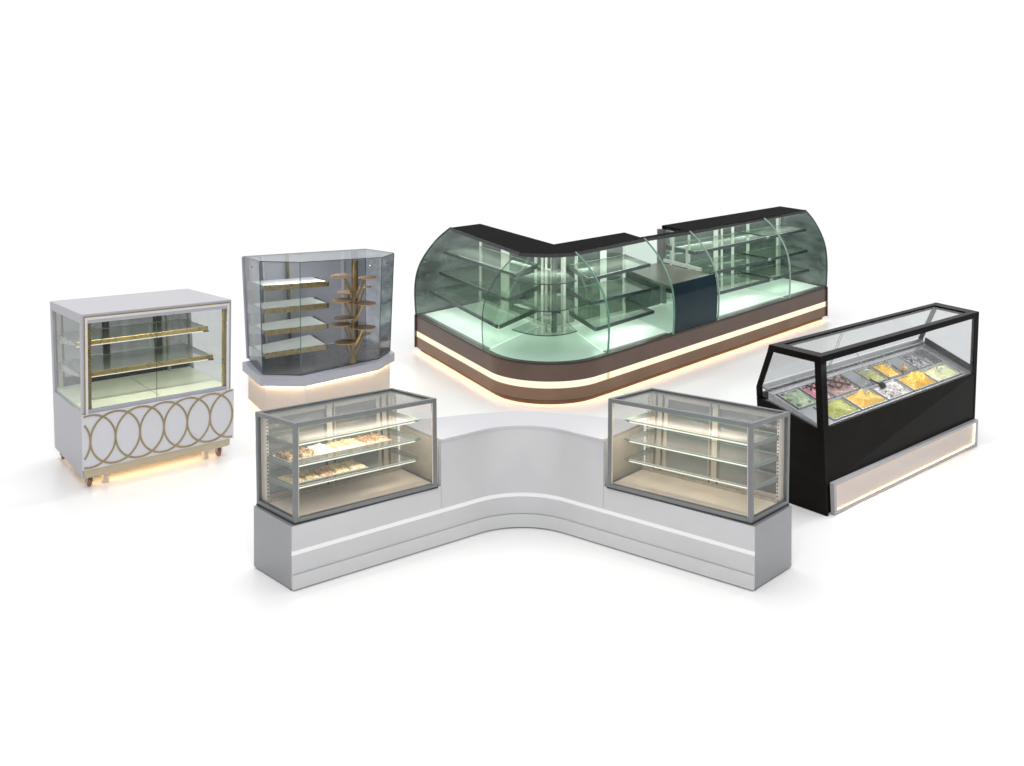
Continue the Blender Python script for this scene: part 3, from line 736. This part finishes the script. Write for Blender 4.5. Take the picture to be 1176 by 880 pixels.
def build_case(ms, label):
    L, D, z0, z1 = 1.27, .585, .487, 1.224
    W = Warp([(-1.635,9.207,z0),(-.606,9.951,z0),(-.978,10.396,z0),(-2.002,9.6,z0)],
             [(-1.624,9.154,1.265),(-.612,9.956,1.217),(-1.016,10.393,1.178),(-2.01,9.587,1.221)], L, D, z0, z1, MX if ms else None)
    loc = W(L/2,D/2,z0); c = thing('glass_showcase', label, 'display case', (loc.x,loc.y,z0), 'glass showcases standing on the curved counter')
    t = .032
    m = MB()
    m.box(W,-.005,L+.005,-.005,D,z0,z0+.008)
    m.build('base_gasket', 'alu_dark', c)
    m = MB(); z0 = z0+.0085
    for u0 in (0, L-t):
        for v0 in (0, D-t): m.box(W,u0,u0+t,v0,v0+t,z0,z1)
    for z in (z0, z1-t):
        m.box(W,t,L-t,0,t,z,z+t); m.box(W,t,L-t,D-t,D,z,z+t)
        m.box(W,0,t,t,D-t,z,z+t); m.box(W,L-t,L,t,D-t,z,z+t)
    m.build('frame', 'alu', c, .0025)
    # bright inner bead
    m = MB()
    b_ = .010
    for u in (t,L-t-b_): m.box(W,u,u+b_,.008,.014,z0+t,z1-t)
    m.build('glazing_bead', 'beige', c)
    m = MB(); m.box(W,t,L-t,.014,.020,z0+t-.004,z1-t+.004); m.build('front_glass', 'g_case', c)
    for u in (.014, L-.02):
        m = MB(); m.box(W,u,u+.006,t,D-t,z0+t-.004,z1-t+.004); m.build('side_glass', 'g_case', c)
    m = MB(); m.box(W,t,L-t,t,D-t,z1-.016,z1-.009); m.build('top_glass', 'g_case_top', c)
    # deck
    m = MB(); m.box(W,t-.006,L-t+.006,t-.006,D-t+.006,z0+.004,z0+.03); dk = m.build('deck', 'deck_beige', c)
    m = MB(); m.box(W,t,L-t,D-.13,D-.10,z0+.0305,z0+.05); m.build('air_grille', 'slot', dk, .003)
    # sliding doors behind
    zz0, zz1 = z0+.034, z1-t
    m = MB()
    for u, w in ((t,.035),(.60,.05),(.665,.012),(L-.20,.03),(L-.15,.045),(L-.085,.03)):
        m.box(W,u,u+w,D-.055,D-.03,zz0,zz1)
    m.box(W,t,L-t,D-.057,D-.028,zz0,zz0+.03); m.box(W,t,L-t,D-.057,D-.028,zz1-.03,zz1)
    fr_ = m.build('door_frame', 'beige', c, .002)
    m = MB()
    for u in (.585,.655,L-.165,L-.10): m.box(W,u,u+.012,D-.06,D-.035,zz0,zz1)
    m.build('dark_stile', 'post_dark', fr_)
    for u0, u1 in ((t+.035,.60),(.68,L-.2)):
        m = MB(); m.box(W,u0,u1,D-.046,D-.042,zz0+.03,zz1-.03); m.build('sliding_door', 'g_door', c)
    for u in (t+.004, L-t-.024):
        m = MB(); m.box(W,u,u+.02,D-.10,D-.06,zz0,zz1)
        for k in range(22): 
            z = zz0+.03+k*.028
            m.box(W,u+.004,u+.016,D-.1015,D-.0995,z,z+.012,1)
        m.build('slotted_rail', ['cream','post_dark'], c)
    # shelves
    for zs in (1.045,.885,.722):
        m = MB(); m.box(W,.045,L*.925,.085,D-.075,zs,zs+.008,0,1,'z'); sh = m.build('shelf', ['g_shelf_case','edge_green'], c)
        m = MB(); m.box(W,.09,L*.90,.115,.131,zs-.020,zs-.006); m.build('shelf_light', 'led_shelf', sh)
        m = MB(); m.box(W,.085,L*.905,.131,.137,zs-.024,zs-.001); m.build('light_holder', 'steel_light', sh)
        for u in (.046, L*.915):
            m = MB()
            m.hexa([W(u,.12,zs-.018),W(u+.014,.12,zs-.018),W(u+.014,D-.06,zs-.04),W(u,D-.06,zs-.04),W(u,.12,zs-.001),W(u+.014,.12,zs-.001),W(u+.014,D-.06,zs-.001),W(u,D-.06,zs-.001)])
            m.build('bracket', 'alu', sh)
    return W
W1 = build_case(False, 'grey framed glass case with trays of pastries, on the left wing of the curved counter')
W2 = build_case(True, 'grey framed glass case with empty shelves, on the right wing of the curved counter')
# interior light
m = None

# pastries
def food_mat(name, c1, c2, sc_=60, rough=.6, bump=.5):
    m, nt, out = newmat(name)
    b = nt.nodes.new('ShaderNodeBsdfPrincipled'); nt.links.new(b.outputs[0], out.inputs[0])
    tc = nt.nodes.new('ShaderNodeTexCoord'); n = nt.nodes.new('ShaderNodeTexNoise'); n.inputs['Scale'].default_value = sc_; n.inputs['Detail'].default_value = 4
    nt.links.new(tc.outputs['Object'], n.inputs['Vector'])
    cr = nt.nodes.new('ShaderNodeValToRGB'); cr.color_ramp.elements[0].position = .42 if bump > .3 else .34; cr.color_ramp.elements[1].position = .58 if bump > .3 else .66
    cr.color_ramp.elements[0].color = (*c1,1); cr.color_ramp.elements[1].color = (*c2,1)
    nt.links.new(n.outputs[0], cr.inputs[0]); nt.links.new(cr.outputs[0], b.inputs['Base Color'])
    bp = nt.nodes.new('ShaderNodeBump'); bp.inputs['Strength'].default_value = bump; bp.inputs['Distance'].default_value = .006
    nt.links.new(n.outputs[0], bp.inputs['Height']); nt.links.new(bp.outputs[0], b.inputs['Normal'])
    b.inputs['Roughness'].default_value = rough
    return m
FM = {'choc': food_mat('chocolate_nut', (.10,.05,.025),(.50,.38,.25)), 'white': food_mat('white_icing', (.55,.45,.38),(.86,.84,.80),40),
      'yellow': food_mat('yellow_crumb', (.50,.36,.18),(.82,.70,.46)), 'pale': food_mat('pale_crumb', (.55,.42,.22),(.88,.80,.60)),
      'brown': food_mat('brown_crumb', (.22,.11,.06),(.58,.40,.28)), 'nut': food_mat('nutty_crumb', (.36,.19,.11),(.78,.60,.42)),
      'biscuit': food_mat('biscuit_side', (.40,.25,.15),(.60,.42,.27))}
M['tray'] = pm('tray', (.78,.76,.70), .3, var=.03)
def pastry(W, u0, u1, v0, v1, z, top, label, hh=.026, crumbs=26, seed=0):
    rn = random.Random(seed)
    c = W((u0+u1)/2,(v0+v1)/2,z)
    t = thing('pastry_tray', label, 'pastry tray', tuple(c), 'pastry trays on the shelves of the left glass case')
    m = MB(); m.box(W,u0-.004,u1+.004,v0-.006,v1+.006,z,z+.003)
    m.box(W,u0-.004,u1+.004,v0-.006,v0-.004,z+.003,z+.008); m.box(W,u0-.004,u1+.004,v1+.004,v1+.006,z+.003,z+.008)
    m.build('tray', 'tray', t)
    m = MB(); n1, n2 = 12, 16; rows = []
    e = .004
    for i in range(n1+1):
        r = []
        for j in range(n2+1):
            a, b = i/n1, j/n2; u, v = u0+e+(u1-u0-2*e)*a, v0+e+(v1-v0-2*e)*b
            edge = min(a, 1-a, b, 1-b)
            z_ = z+.0035+hh*(min(1, edge*9)**.4)*(1+.22*noise.noise(V((u*60+seed,v*60,seed*3.1))))
            if edge <= 0: z_ = z+.0035
            r.append(W(u+.0015*noise.noise(V((v*90,u*50,seed))), v, z_))
        rows.append(r)
    m.grid(rows, 0, True)
    ft = m.build('pastry', FM[top], t)
    m = MB()
    for k in range(crumbs):
        u, v = rn.uniform(u0+.01,u1-.01), rn.uniform(v0+.012,v1-.012); s = rn.uniform(.003,.0075)
        m.blob(W(u,v,z+.003+hh*1.02), s*1.3, s*rn.uniform(.8,1.4), s*.8, 5, 3)
    m.build('crumb_topping', FM[top], ft)
zs = .885+.009
mid = [(.06,.16,'choc','dark chocolate tray at the far left end of the middle shelf, half behind the frame'),
       (.175,.315,'choc','tray of chocolate nut slices beside the white topped tray on the middle shelf'),
       (.33,.475,'white','tray of white iced slices on the middle shelf'),
       (.50,.61,'yellow','yellow crumb tray touching the white iced slices on the middle shelf'),
       (.618,.735,'yellow','yellow crumb tray between another yellow tray and the reddish brown ones, middle shelf'),
       (.76,.86,'brown','reddish brown crumb tray next to the yellow trays on the middle shelf'),
       (.868,.97,'brown','rightmost reddish brown crumb tray on the middle shelf')]
for k, (a, b, c_, lab) in enumerate(mid): pastry(W1, a, b, .20, .42, zs, c_, lab, .027 if k < 3 else .020, seed=k+1)
zs = .722+.009
low = [(.07,.18,'pale','pale crumb tray at the far left end of the lower shelf, behind the frame'),
       (.19,.31,'yellow','golden crumb tray second from the frame on the lower shelf'),
       (.32,.44,'nut','pinkish brown crumb tray in the middle of the lower shelf row'),
       (.45,.57,'yellow','golden crumb tray beside the last tray of the lower shelf'),
       (.585,.72,'pale','pale nut crumb tray at the right end of the lower shelf row')]
for k, (a, b, c_, lab) in enumerate(low): pastry(W1, a, b, .15, .37, zs, c_, lab, .018, seed=k+20)

# ================================================================== E : black gelato cabinet
b0, b1, vb = V((2.724,10.595,0)), V((4.694,12.452,0)), V((-.645,.764,0))
t0, t1 = V((2.704,10.751,1.345)), V((4.744,12.454,1.357))
LE, HE = 2.645, 1.353
WE = Warp([b0,b1,b1+vb,b0+vb],[t0,t1,t1+V((-.305,.398,.008))/.538,t0+V((-.68,.771,.007))],LE,1.0,0,HE)
loc = WE(LE/2,.35,0)
E_ = thing('gelato_cabinet', 'long black gelato display cabinet with glass top and glowing light panel along its foot', 'display freezer', (loc.x,loc.y,0))
ZG = .735                      # front glass foot
zf = lambda v: .73+.17*v/.55   # pan plane
DK, ZK, DT = .705, .944, .538
m = MB(); m.box(WE,.034,LE-.034,.004,.03,.245,ZG+.0); m.build('front_panel', 'black', E_, .003)
m = MB(); m.box(WE,.034,LE-.034,.032,.05,.0,.25); m.build('kick_board', 'black', E_)
# cheeks with window openings
def cheek(u0, u1):
    m = MB()
    def q(pts):  # quad prism in side plane
        m.hexa([WE(u0,*pts[0]),WE(u1,*pts[0]),WE(u1,*pts[1]),WE(u0,*pts[1]),WE(u0,*pts[3]),WE(u1,*pts[3]),WE(u1,*pts[2]),WE(u0,*pts[2])])
    zfl = lambda v: .715+.165*v/.6
    q([(0,0),(DK+.01,0),(DK,ZK-.09),(0,.70)])
    q([(0,.7005),(DK,ZK-.0895),(DK,ZK),(0,.7010)]) if False else None
    q([(0,.7002),(.065,.7182),(.065,HE-.06),(0,HE-.06)])                    # front post
    q([(.0502,.7184),(DK,ZK-.0898),(DK,ZK),(.0502,.722)]) if False else None
    q([(DK-.05,ZK-.075),(DK,ZK-.0895),(DK,ZK),(DK-.05,ZK)])
    q([(0,HE-.0598),(DT+.02,HE-.0598),(DT,HE),(0,HE)])                    # top rail
    q([(DK-.045,ZK+.0005),(DK,ZK+.0005),(DT+.02,HE-.0602),(DT-.028,HE-.0602)])  # sloping rear post
    return m.build('cheek', 'black', E_, .003)
cheek(0,.033); cheek(LE-.033,LE)
m = MB()
m.box(WE,.0335,LE-.0335,0,.075,HE-.055,HE); m.box(WE,.0335,LE-.0335,DT-.065,DT,HE-.04,HE-.001)
m.box(WE,.0335,.12,.0755,DT-.0655,HE-.04,HE-.0005); m.box(WE,LE-.12,LE-.0335,.0755,DT-.0655,HE-.04,HE-.0005)
m.box(WE,.0335,.085,.0005,.03,ZG+.0005,HE-.0555); m.box(WE,LE-.075,LE-.0335,.0005,.03,ZG+.0005,HE-.0555)
m.build('top_frame', 'black_frame', E_, .003)
m = MB(); 
m.box(WE,.034,LE-.034,DK-.03,DK,0,ZK-.06); m.build('back_panel', 'black', E_)
m = MB(); m.box(WE,.034,LE-.034,.006,.013,ZG,HE-.055); m.build('front_glass', 'g_gel', E_)
m = MB(); m.box(WE,.121,LE-.121,.076,DT-.066,HE-.018,HE-.010); m.build('top_glass', 'g_gel', E_)
for u in (.012, LE-.018):
    m = MB()
    pts = [(.05,.72),(DK-.05,ZK-.075),(DK-.05,ZK),(DT-.025,HE-.06),(.05,HE-.06)]
    m.prism([WE(u,*p) for p in pts],[WE(u+.006,*p) for p in pts]); m.build('side_glass', 'g_gel', E_)
for u0, u1 in ((.034,LE*.40),(LE*.40+.03,LE-.034)):
    m = MB(); m.hexa([WE(u0,DK-.02,ZK+.02),WE(u1,DK-.02,ZK+.02),WE(u1,DK-.015,ZK+.02),WE(u0,DK-.015,ZK+.02),WE(u0,DT-.01,HE-.04),WE(u1,DT-.01,HE-.04),WE(u1,DT-.005,HE-.04),WE(u0,DT-.005,HE-.04)])
    m.build('rear_door', 'g_gel', E_)
m = MB()
for u in (LE*.40,LE*.40+.03): m.bar(WE(u,DK-.02,ZK+.01), WE(u,DT-.01,HE-.04), .006, .006)
m.build('door_edge', 'steel', E_)
# steel well : floor, rear upstand, front lip, side lips
m = MB()
def slab(u0,u1,v0,v1,dz,th,mi=0):
    m.hexa([WE(u0,v0,zf(v0)+dz-th),WE(u1,v0,zf(v0)+dz-th),WE(u1,v1,zf(v1)+dz-th),WE(u0,v1,zf(v1)+dz-th),WE(u0,v0,zf(v0)+dz),WE(u1,v0,zf(v0)+dz),WE(u1,v1,zf(v1)+dz),WE(u0,v1,zf(v1)+dz)],mi)
slab(.034,LE-.034,.03,DK-.04,-.11,.02)
m.build('well', 'steel', E_)
m = MB()
slab(.034,LE-.034,.031,.046,.0,.11); slab(.034,LE-.034,.545,.60,.0,.11); slab(.034,.055,.046,.545,.0,.10); slab(2.47,LE-.034,.046,.545,.0,.10)
slab(.055,2.47,.278,.294,-.004,.1); slab(.0555,.236,.0465,.2775,-.004,.1)
m.build('well_rim', 'steel_light', E_, .002)
m = MB(); m.hexa([WE(.034,.60,zf(.6)),WE(LE-.034,.60,zf(.6)),WE(LE-.034,.62,zf(.6)),WE(.034,.62,zf(.6)),WE(.034,.665,ZK+.01),WE(LE-.034,.665,ZK+.01),WE(LE-.034,.69,ZK+.01),WE(.034,.69,ZK+.01)])
m.build('rear_upstand', 'steel', E_, .002)
m = MB(); m.bar(WE(.04,.61,zf(.6)+.018), WE(LE-.04,.61,zf(.6)+.018), .02, .012); m.build('upstand_rail', 'steel_light', E_, .002)
m = MB(); slab(LE-.062,LE-.0345,.047,.60,.065,.06); m.build('side_sill', 'black_frame', E_, .003)
# plinth light box
pu0, pu1, pz0, pz1 = .07, LE-.005, .004, .268
m = MB()
m.box(WE,pu0,pu1,-.040,-.025,pz1-.026,pz1); m.box(WE,pu0,pu1,-.040,-.025,pz0,pz0+.026)
m.box(WE,pu0,pu0+.035,-.040,-.025,pz0+.026,pz1-.026); m.box(WE,pu1-.035,pu1,-.040,-.025,pz0+.026,pz1-.026)
pf = m.build('plinth_frame', 'plinth_frame', E_, .002)
m = MB(); m.box(WE,pu0,pu1,-.0245,.003,pz1-.012,pz1); m.box(WE,pu0,pu1,-.0245,.003,pz0,pz0+.012); m.box(WE,pu0,pu0+.02,-.0245,.003,pz0+.012,pz1-.012); m.box(WE,pu1-.02,pu1,-.0245,.003,pz0+.012,pz1-.012)
m.build('plinth_box', 'plinth_frame', pf)
m = MB(); m.box(WE,pu0+.02,pu1-.02,-.011,-.0005,pz0+.0125,pz1-.0125); m.build('plinth_panel', 'plinth_panel', E_)
m = MB(); m.box(WE,pu0+.037,pu1-.037,-.023,-.014,pz1-.024,pz1-.0135); m.box(WE,pu0+.037,pu1-.037,-.023,-.014,pz0+.0125,pz0+.018)
m.box(WE,pu0+.022,pu0+.032,-.023,-.014,pz0+.03,pz1-.03); m.box(WE,pu1-.032,pu1-.022,-.023,-.014,pz0+.03,pz1-.03)
m.build('plinth_light', 'led_plinth', E_)
m = MB(); m.box(WE,pu0+.2,pu1-.2,-.012,.004,.0005,.0035); m.build('underglow_strip', 'led_warm', E_)
# gelato pans
GM = {'mint': food_mat('mint_gelato', (.42,.55,.34),(.66,.76,.55),12,.35,.1), 'pink': food_mat('pink_gelato', (.82,.30,.38),(.90,.48,.54),6,.35,.1),
      'brown': food_mat('hazelnut_gelato', (.36,.20,.17),(.54,.35,.30),10,.35,.15), 'lime': food_mat('pistachio_gelato', (.42,.43,.06),(.60,.61,.18),6,.35,.1),
      'orange': food_mat('mango_gelato', (.82,.45,.04),(.90,.64,.16),6,.35,.1), 'strac': food_mat('stracciatella_gelato', (.30,.26,.24),(.80,.77,.72),30,.35,.15),
      'orange2': food_mat('apricot_gelato', (.78,.38,.015),(.88,.52,.05),5,.35,.1), 'pale': food_mat('lemon_gelato', (.60,.62,.32),(.74,.74,.48),5,.35,.1),
      'olive': food_mat('olive_gelato', (.36,.35,.12),(.50,.48,.22),5,.35,.1), 'speck': food_mat('cookie_gelato', (.05,.05,.05),(.50,.49,.50),38,.4),
      'dchoc': food_mat('chocolate_sauce', (.03,.012,.008),(.09,.04,.025),30,.3)}
def pan(u0,u1,v0,v1,kind,label,seed,hump=.05,swirl=0):
    g = .004; u0 += g; u1 -= g; v0 += g; v1 -= g
    c = WE((u0+u1)/2,(v0+v1)/2,zf((v0+v1)/2)-.10)
    t = thing('gelato_pan', label, 'gelato pan', tuple(c), 'steel gelato pans in the black cabinet')
    m = MB()
    P = lambda u,v,dz: WE(u,v,zf(v)+dz)
    w = .010
    for (a,b,c_,d) in ((u0,u1,v0,v0+w),(u0,u1,v1-w,v1),(u0,u0+w,v0+w,v1-w),(u1-w,u1,v0+w,v1-w)):
        m.hexa([P(a,c_,-.09),P(b,c_,-.09),P(b,d,-.09),P(a,d,-.09),P(a,c_,.008),P(b,c_,.008),P(b,d,.008),P(a,d,.008)])
    m.hexa([P(u0+w,v0+w,-.095),P(u1-w,v0+w,-.095),P(u1-w,v1-w,-.095),P(u0+w,v1-w,-.095),P(u0+w,v0+w,-.088),P(u1-w,v0+w,-.088),P(u1-w,v1-w,-.088),P(u0+w,v1-w,-.088)])
    m.build('pan', 'steel_light', t, .002)
    if kind is None: 
        m = MB(); m.hexa([P(u0+.004,v0+.004,.009),P(u1-.004,v0+.004,.009),P(u1-.004,v1-.004,.009),P(u0+.004,v1-.004,.009),P(u0+.004,v0+.004,.014),P(u1-.004,v0+.004,.014),P(u1-.004,v1-.004,.014),P(u0+.004,v1-.004,.014)])
        m.build('lid', 'steel', t, .003); return
    n = 26; rows = []
    for i in range(n+1):
        r = []
        for j in range(n+1):
            a, b = i/n, j/n; u, v = u0+w+(u1-u0-2*w)*a, v0+w+(v1-v0-2*w)*b
            e = min(a,1-a,b,1-b)
            rid = noise.noise(V((a*3.2+seed,b*2.4,seed*.7)))
            dz = -.024+1.6*hump*min(1,e*4)**.7*(.55+.6*rid)+.014*abs(math.sin((a*2.3+b*3.1+rid*1.6)*math.pi*1.4))+.005*noise.noise(V((a*14,b*14,seed)))
            r.append(P(u,v,dz))
        rows.append(r)
    m = MB(); m.grid(rows, 0, True); ge = m.build('gelato', GM[kind], t)
    if kind == 'brown' or kind == 'pink':
        m = MB()
        for k in range(4):
            pts = []
            for s in range(14):
                a = .15+.7*s/13; b = .25+.16*k+.07*math.sin(s*.9+k*1.7+seed)
                if kind == 'pink' and k > 1: break
                if kind == 'pink': b += .35
                pts.append(P(u0+(u1-u0)*a, v0+(v1-v0)*b, .022+hump*.35))
            if pts: m.tube(pts, .008, 6)
        m.build('chocolate_drizzle', GM['dchoc'], ge)
    if kind in ('mint','strac'):
        rn = random.Random(seed); m = MB()
        for k in range(14 if kind == 'mint' else 22):
            a, b = rn.uniform(.12,.88), rn.uniform(.12,.88); s = rn.uniform(.012,.024) if kind == 'mint' else rn.uniform(.004,.009)
            m.blob(P(u0+(u1-u0)*a, v0+(v1-v0)*b, .0+hump*.35*rn.uniform(.6,1.4)), s*1.4, s, s*.7, 6, 4)
        m.build('topping_chunk', GM['mint' if kind == 'mint' else 'dchoc'], ge)
pans = [(.07,.36,.295,.53,'mint','green mint gelato with pale chunks, seen through the side window',.05),
        (.38,.60,.295,.53,'pink','bright pink gelato between the mint and the dark brown pan',.045),
        (.62,1.00,.295,.53,'brown','brown gelato streaked with dark chocolate sauce beside the pink one',.05),
        (1.02,1.22,.295,.53,None,'pan closed by a bare steel lid, behind the orange gelato with a clear scoop',0),
        (1.24,1.49,.295,.53,'olive','dull olive gelato in the back row right of the steel lid',.03),
        (1.51,1.74,.295,.53,'orange','amber gelato in the back row beside the olive one',.035),
        (1.76,1.99,.295,.53,None,'dark empty looking covered pan in the back row beside the amber gelato',0),
        (2.01,2.27,.295,.53,'speck','black and white speckled gelato in the far right back corner',.03),
        (.24,.66,.05,.275,'lime','lime green pistachio gelato with folded waves in the front row',.06),
        (.68,1.10,.05,.275,'orange','orange yellow gelato with a clear scoop standing in it, front row',.055),
        (1.12,1.54,.05,.275,'strac','white stracciatella gelato with dark chips in the front row',.05),
        (1.56,1.97,.05,.275,'orange2','bright orange gelato in the front row between the white and the lemon pans',.065),
        (1.99,2.44,.05,.275,'pale','pale lemon green gelato at the right end of the front row',.03)]
for k, p in enumerate(pans): pan(*p[:4], p[4], p[5], k*3+1, p[6])
M['acrylic'] = glass('clear_acrylic', (.88,.90,.90), .5, .12, haze=.15, hazecol=(.8,.8,.8))
def scoop(u, v, du, dv, h, label, mat, blade=True):
    a = WE(u,v,zf(v)+.02); b = WE(u+du,v+dv,zf(v)+h)
    t = thing('gelato_scoop', label, 'scoop', tuple(a), None)
    m = MB(); m.tube([a+(b-a)*.25, b], [.010,.008], 8); m.build('handle', mat, t)
    d = (b-a).normalized(); x = d.orthogonal().normalized(); y = d.cross(x)
    m = MB(); m.tube([a, a+d*.015, a+d*.05, a+(b-a)*.26], [.012,.03,.028,.010], 10); m.build('blade', mat, t)
scoop(.93,.17,.0,.02,.16,'clear scoop standing upright in the orange front row gelato','acrylic')
scoop(1.30,.42,-.12,.03,.24,'tall clear spatula leaning out of the olive gelato','acrylic')
scoop(1.66,.40,-.08,.05,.20,'clear spatula leaning out of the amber back row gelato','acrylic')
scoop(2.22,.16,-.18,.08,.16,'clear spatula leaning over the pale lemon gelato','acrylic')
M['wood'] = pm('wood', (.55,.36,.18), .5, var=.2, scale=40)
scoop(1.78,.30,.0,.02,.10,'short wooden spatula standing behind the bright orange gelato','wood')
scoop(1.28,.20,-.12,.09,.09,'black handled scoop lying across the white stracciatella gelato','black')

# ------------------------------------------------------------------ lights
def area(name, loc, rot, sx, sy, power, rgb=(1,1,1)):
    l = bpy.data.lights.new(name, 'AREA'); l.shape = 'RECTANGLE'; l.size = sx; l.size_y = sy; l.energy = power; l.color = rgb
    o = bpy.data.objects.new(name, l); col.objects.link(o); o.location = loc; o.rotation_euler = rot; return o
def along(name, a, b, z, w, power, rgb):
    p = (V(a)+V(b))/2; d = V(b)-V(a)
    return area(name, (p.x,p.y,z), (0,0,math.atan2(d.y,d.x)), d.length, w, power, rgb)
along('showcase_lamp', stG[0]+V((.15,.05,0)), stG[1]+V((.15,.05,0)), HT-.07, .06, 13, (.95,1,.96))
along('showcase_lamp', stG[1]+V((.1,.12,0)), stG[2]+V((-.1,.12,0)), HT-.07, .06, 5, (.95,1,.96))
along('showcase_lamp', stG[2]+V((-.05,.12,0)), stG[3]+V((-.1,.08,0)), HT-.07, .06, 11, (.95,1,.96))
along('showcase_lamp', stG[4]+V((-.02,.1,0)), stG[6]+V((-.12,.06,0)), HT-.07, .06, 18, (.95,1,.96))
for a, b, pw in ((V((-1.02,16.45,0)), V((-.12,14.85,0)), 1.6), (V((.98,14.8,0)), V((1.70,15.55,0)), 2.4), (V((2.55,16.4,0)), V((3.45,17.35,0)), 2.2), (V((3.65,17.6,0)), V((4.30,18.25,0)), .9)):
    along('deck_fill', a, b, .655, .05, pw, (.95,1,.95))  # unseen lamps added under the lowest shelves for hot spots on the deck
for W in (W1, W2):
    a, b = W(.1,.16,0), W(1.15,.16,0)
    along('case_lamp', (a.x,a.y,0), (b.x,b.y,0), 1.165, .05, 11.0, (1,.91,.80))
a, b = WA(.1,.08,0), WA(1.3,.08,0)
along('cabinet_lamp', (a.x,a.y,0), (b.x,b.y,0), 1.44, .04, 9, (1,.98,.85))
a, b = WE(.1,.06,0), WE(2.5,.06,0)
along('gelato_lamp', (a.x,a.y,0), (b.x,b.y,0), HE-.07, .04, 11, (1,1,1))
area('fill_softbox', (0,3.2,6.8), (math.radians(48),0,0), 3.2, 2, 205)  # unseen light, added so fronts read brighter than end faces
along('vitrine_fill', (-2.65,13.62,0), (-1.75,14.15,0), 1.57, .05, 9, (1,.98,.94))  # unseen lamp added to brighten the vitrine shelves and tree

# ------------------------------------------------------------------ world : white studio sweep, darker room behind the camera
w = bpy.data.worlds.new('World'); sc.world = w; w.use_nodes = True
nt = w.node_tree; nt.nodes.clear()
out = nt.nodes.new('ShaderNodeOutputWorld'); bg = nt.nodes.new('ShaderNodeBackground'); nt.links.new(bg.outputs[0], out.inputs[0])
tc = nt.nodes.new('ShaderNodeTexCoord'); sp = nt.nodes.new('ShaderNodeSeparateXYZ'); nt.links.new(tc.outputs['Generated'], sp.inputs[0])
my = nt.nodes.new('ShaderNodeMapRange'); my.inputs[1].default_value = -.55; my.inputs[2].default_value = .45; my.inputs[3].default_value = .44; my.inputs[4].default_value = 1.10
nt.links.new(sp.outputs['Y'], my.inputs[0])
mz = nt.nodes.new('ShaderNodeMapRange'); mz.inputs[1].default_value = .35; mz.inputs[2].default_value = .85; mz.inputs[3].default_value = 0; mz.inputs[4].default_value = .68
nt.links.new(sp.outputs['Z'], mz.inputs[0])
ad = nt.nodes.new('ShaderNodeMath'); ad.operation = 'ADD'; nt.links.new(my.outputs[0], ad.inputs[0]); nt.links.new(mz.outputs[0], ad.inputs[1])
ab = nt.nodes.new('ShaderNodeMath'); ab.operation = 'ABSOLUTE'; nt.links.new(sp.outputs['X'], ab.inputs[0])
mxr = nt.nodes.new('ShaderNodeMapRange'); mxr.inputs[1].default_value = .45; mxr.inputs[2].default_value = .9; mxr.inputs[3].default_value = 1; mxr.inputs[4].default_value = .30
nt.links.new(ab.outputs[0], mxr.inputs[0])
mm = nt.nodes.new('ShaderNodeMath'); mm.operation = 'MULTIPLY'; nt.links.new(ad.outputs[0], mm.inputs[0]); nt.links.new(mxr.outputs[0], mm.inputs[1])
bg.inputs[0].default_value = (1,1,1,1); nt.links.new(mm.outputs[0], bg.inputs[1])

# ------------------------------------------------------------------ camera
cam = bpy.data.cameras.new('camera'); co = bpy.data.objects.new('camera', cam); col.objects.link(co)
cam.sensor_width = 36; cam.sensor_fit = 'HORIZONTAL'; cam.lens = 1412.756/1176*36
cam.shift_x = 0; cam.shift_y = -(440-55.6)/1176
co.location = (0,0,4.18); co.rotation_euler = (math.pi/2-.012033,0,0)
cam.clip_end = 1000; sc.camera = co
sc.view_settings.view_transform = 'Standard'; sc.view_settings.look = 'None'; sc.view_settings.exposure = 0
sc.render.engine = 'CYCLES'
sc.cycles.transparent_max_bounces = 40; sc.cycles.max_bounces = 10; sc.cycles.diffuse_bounces = 5
sc.cycles.use_denoising = True; sc.cycles.sample_clamp_indirect = 6
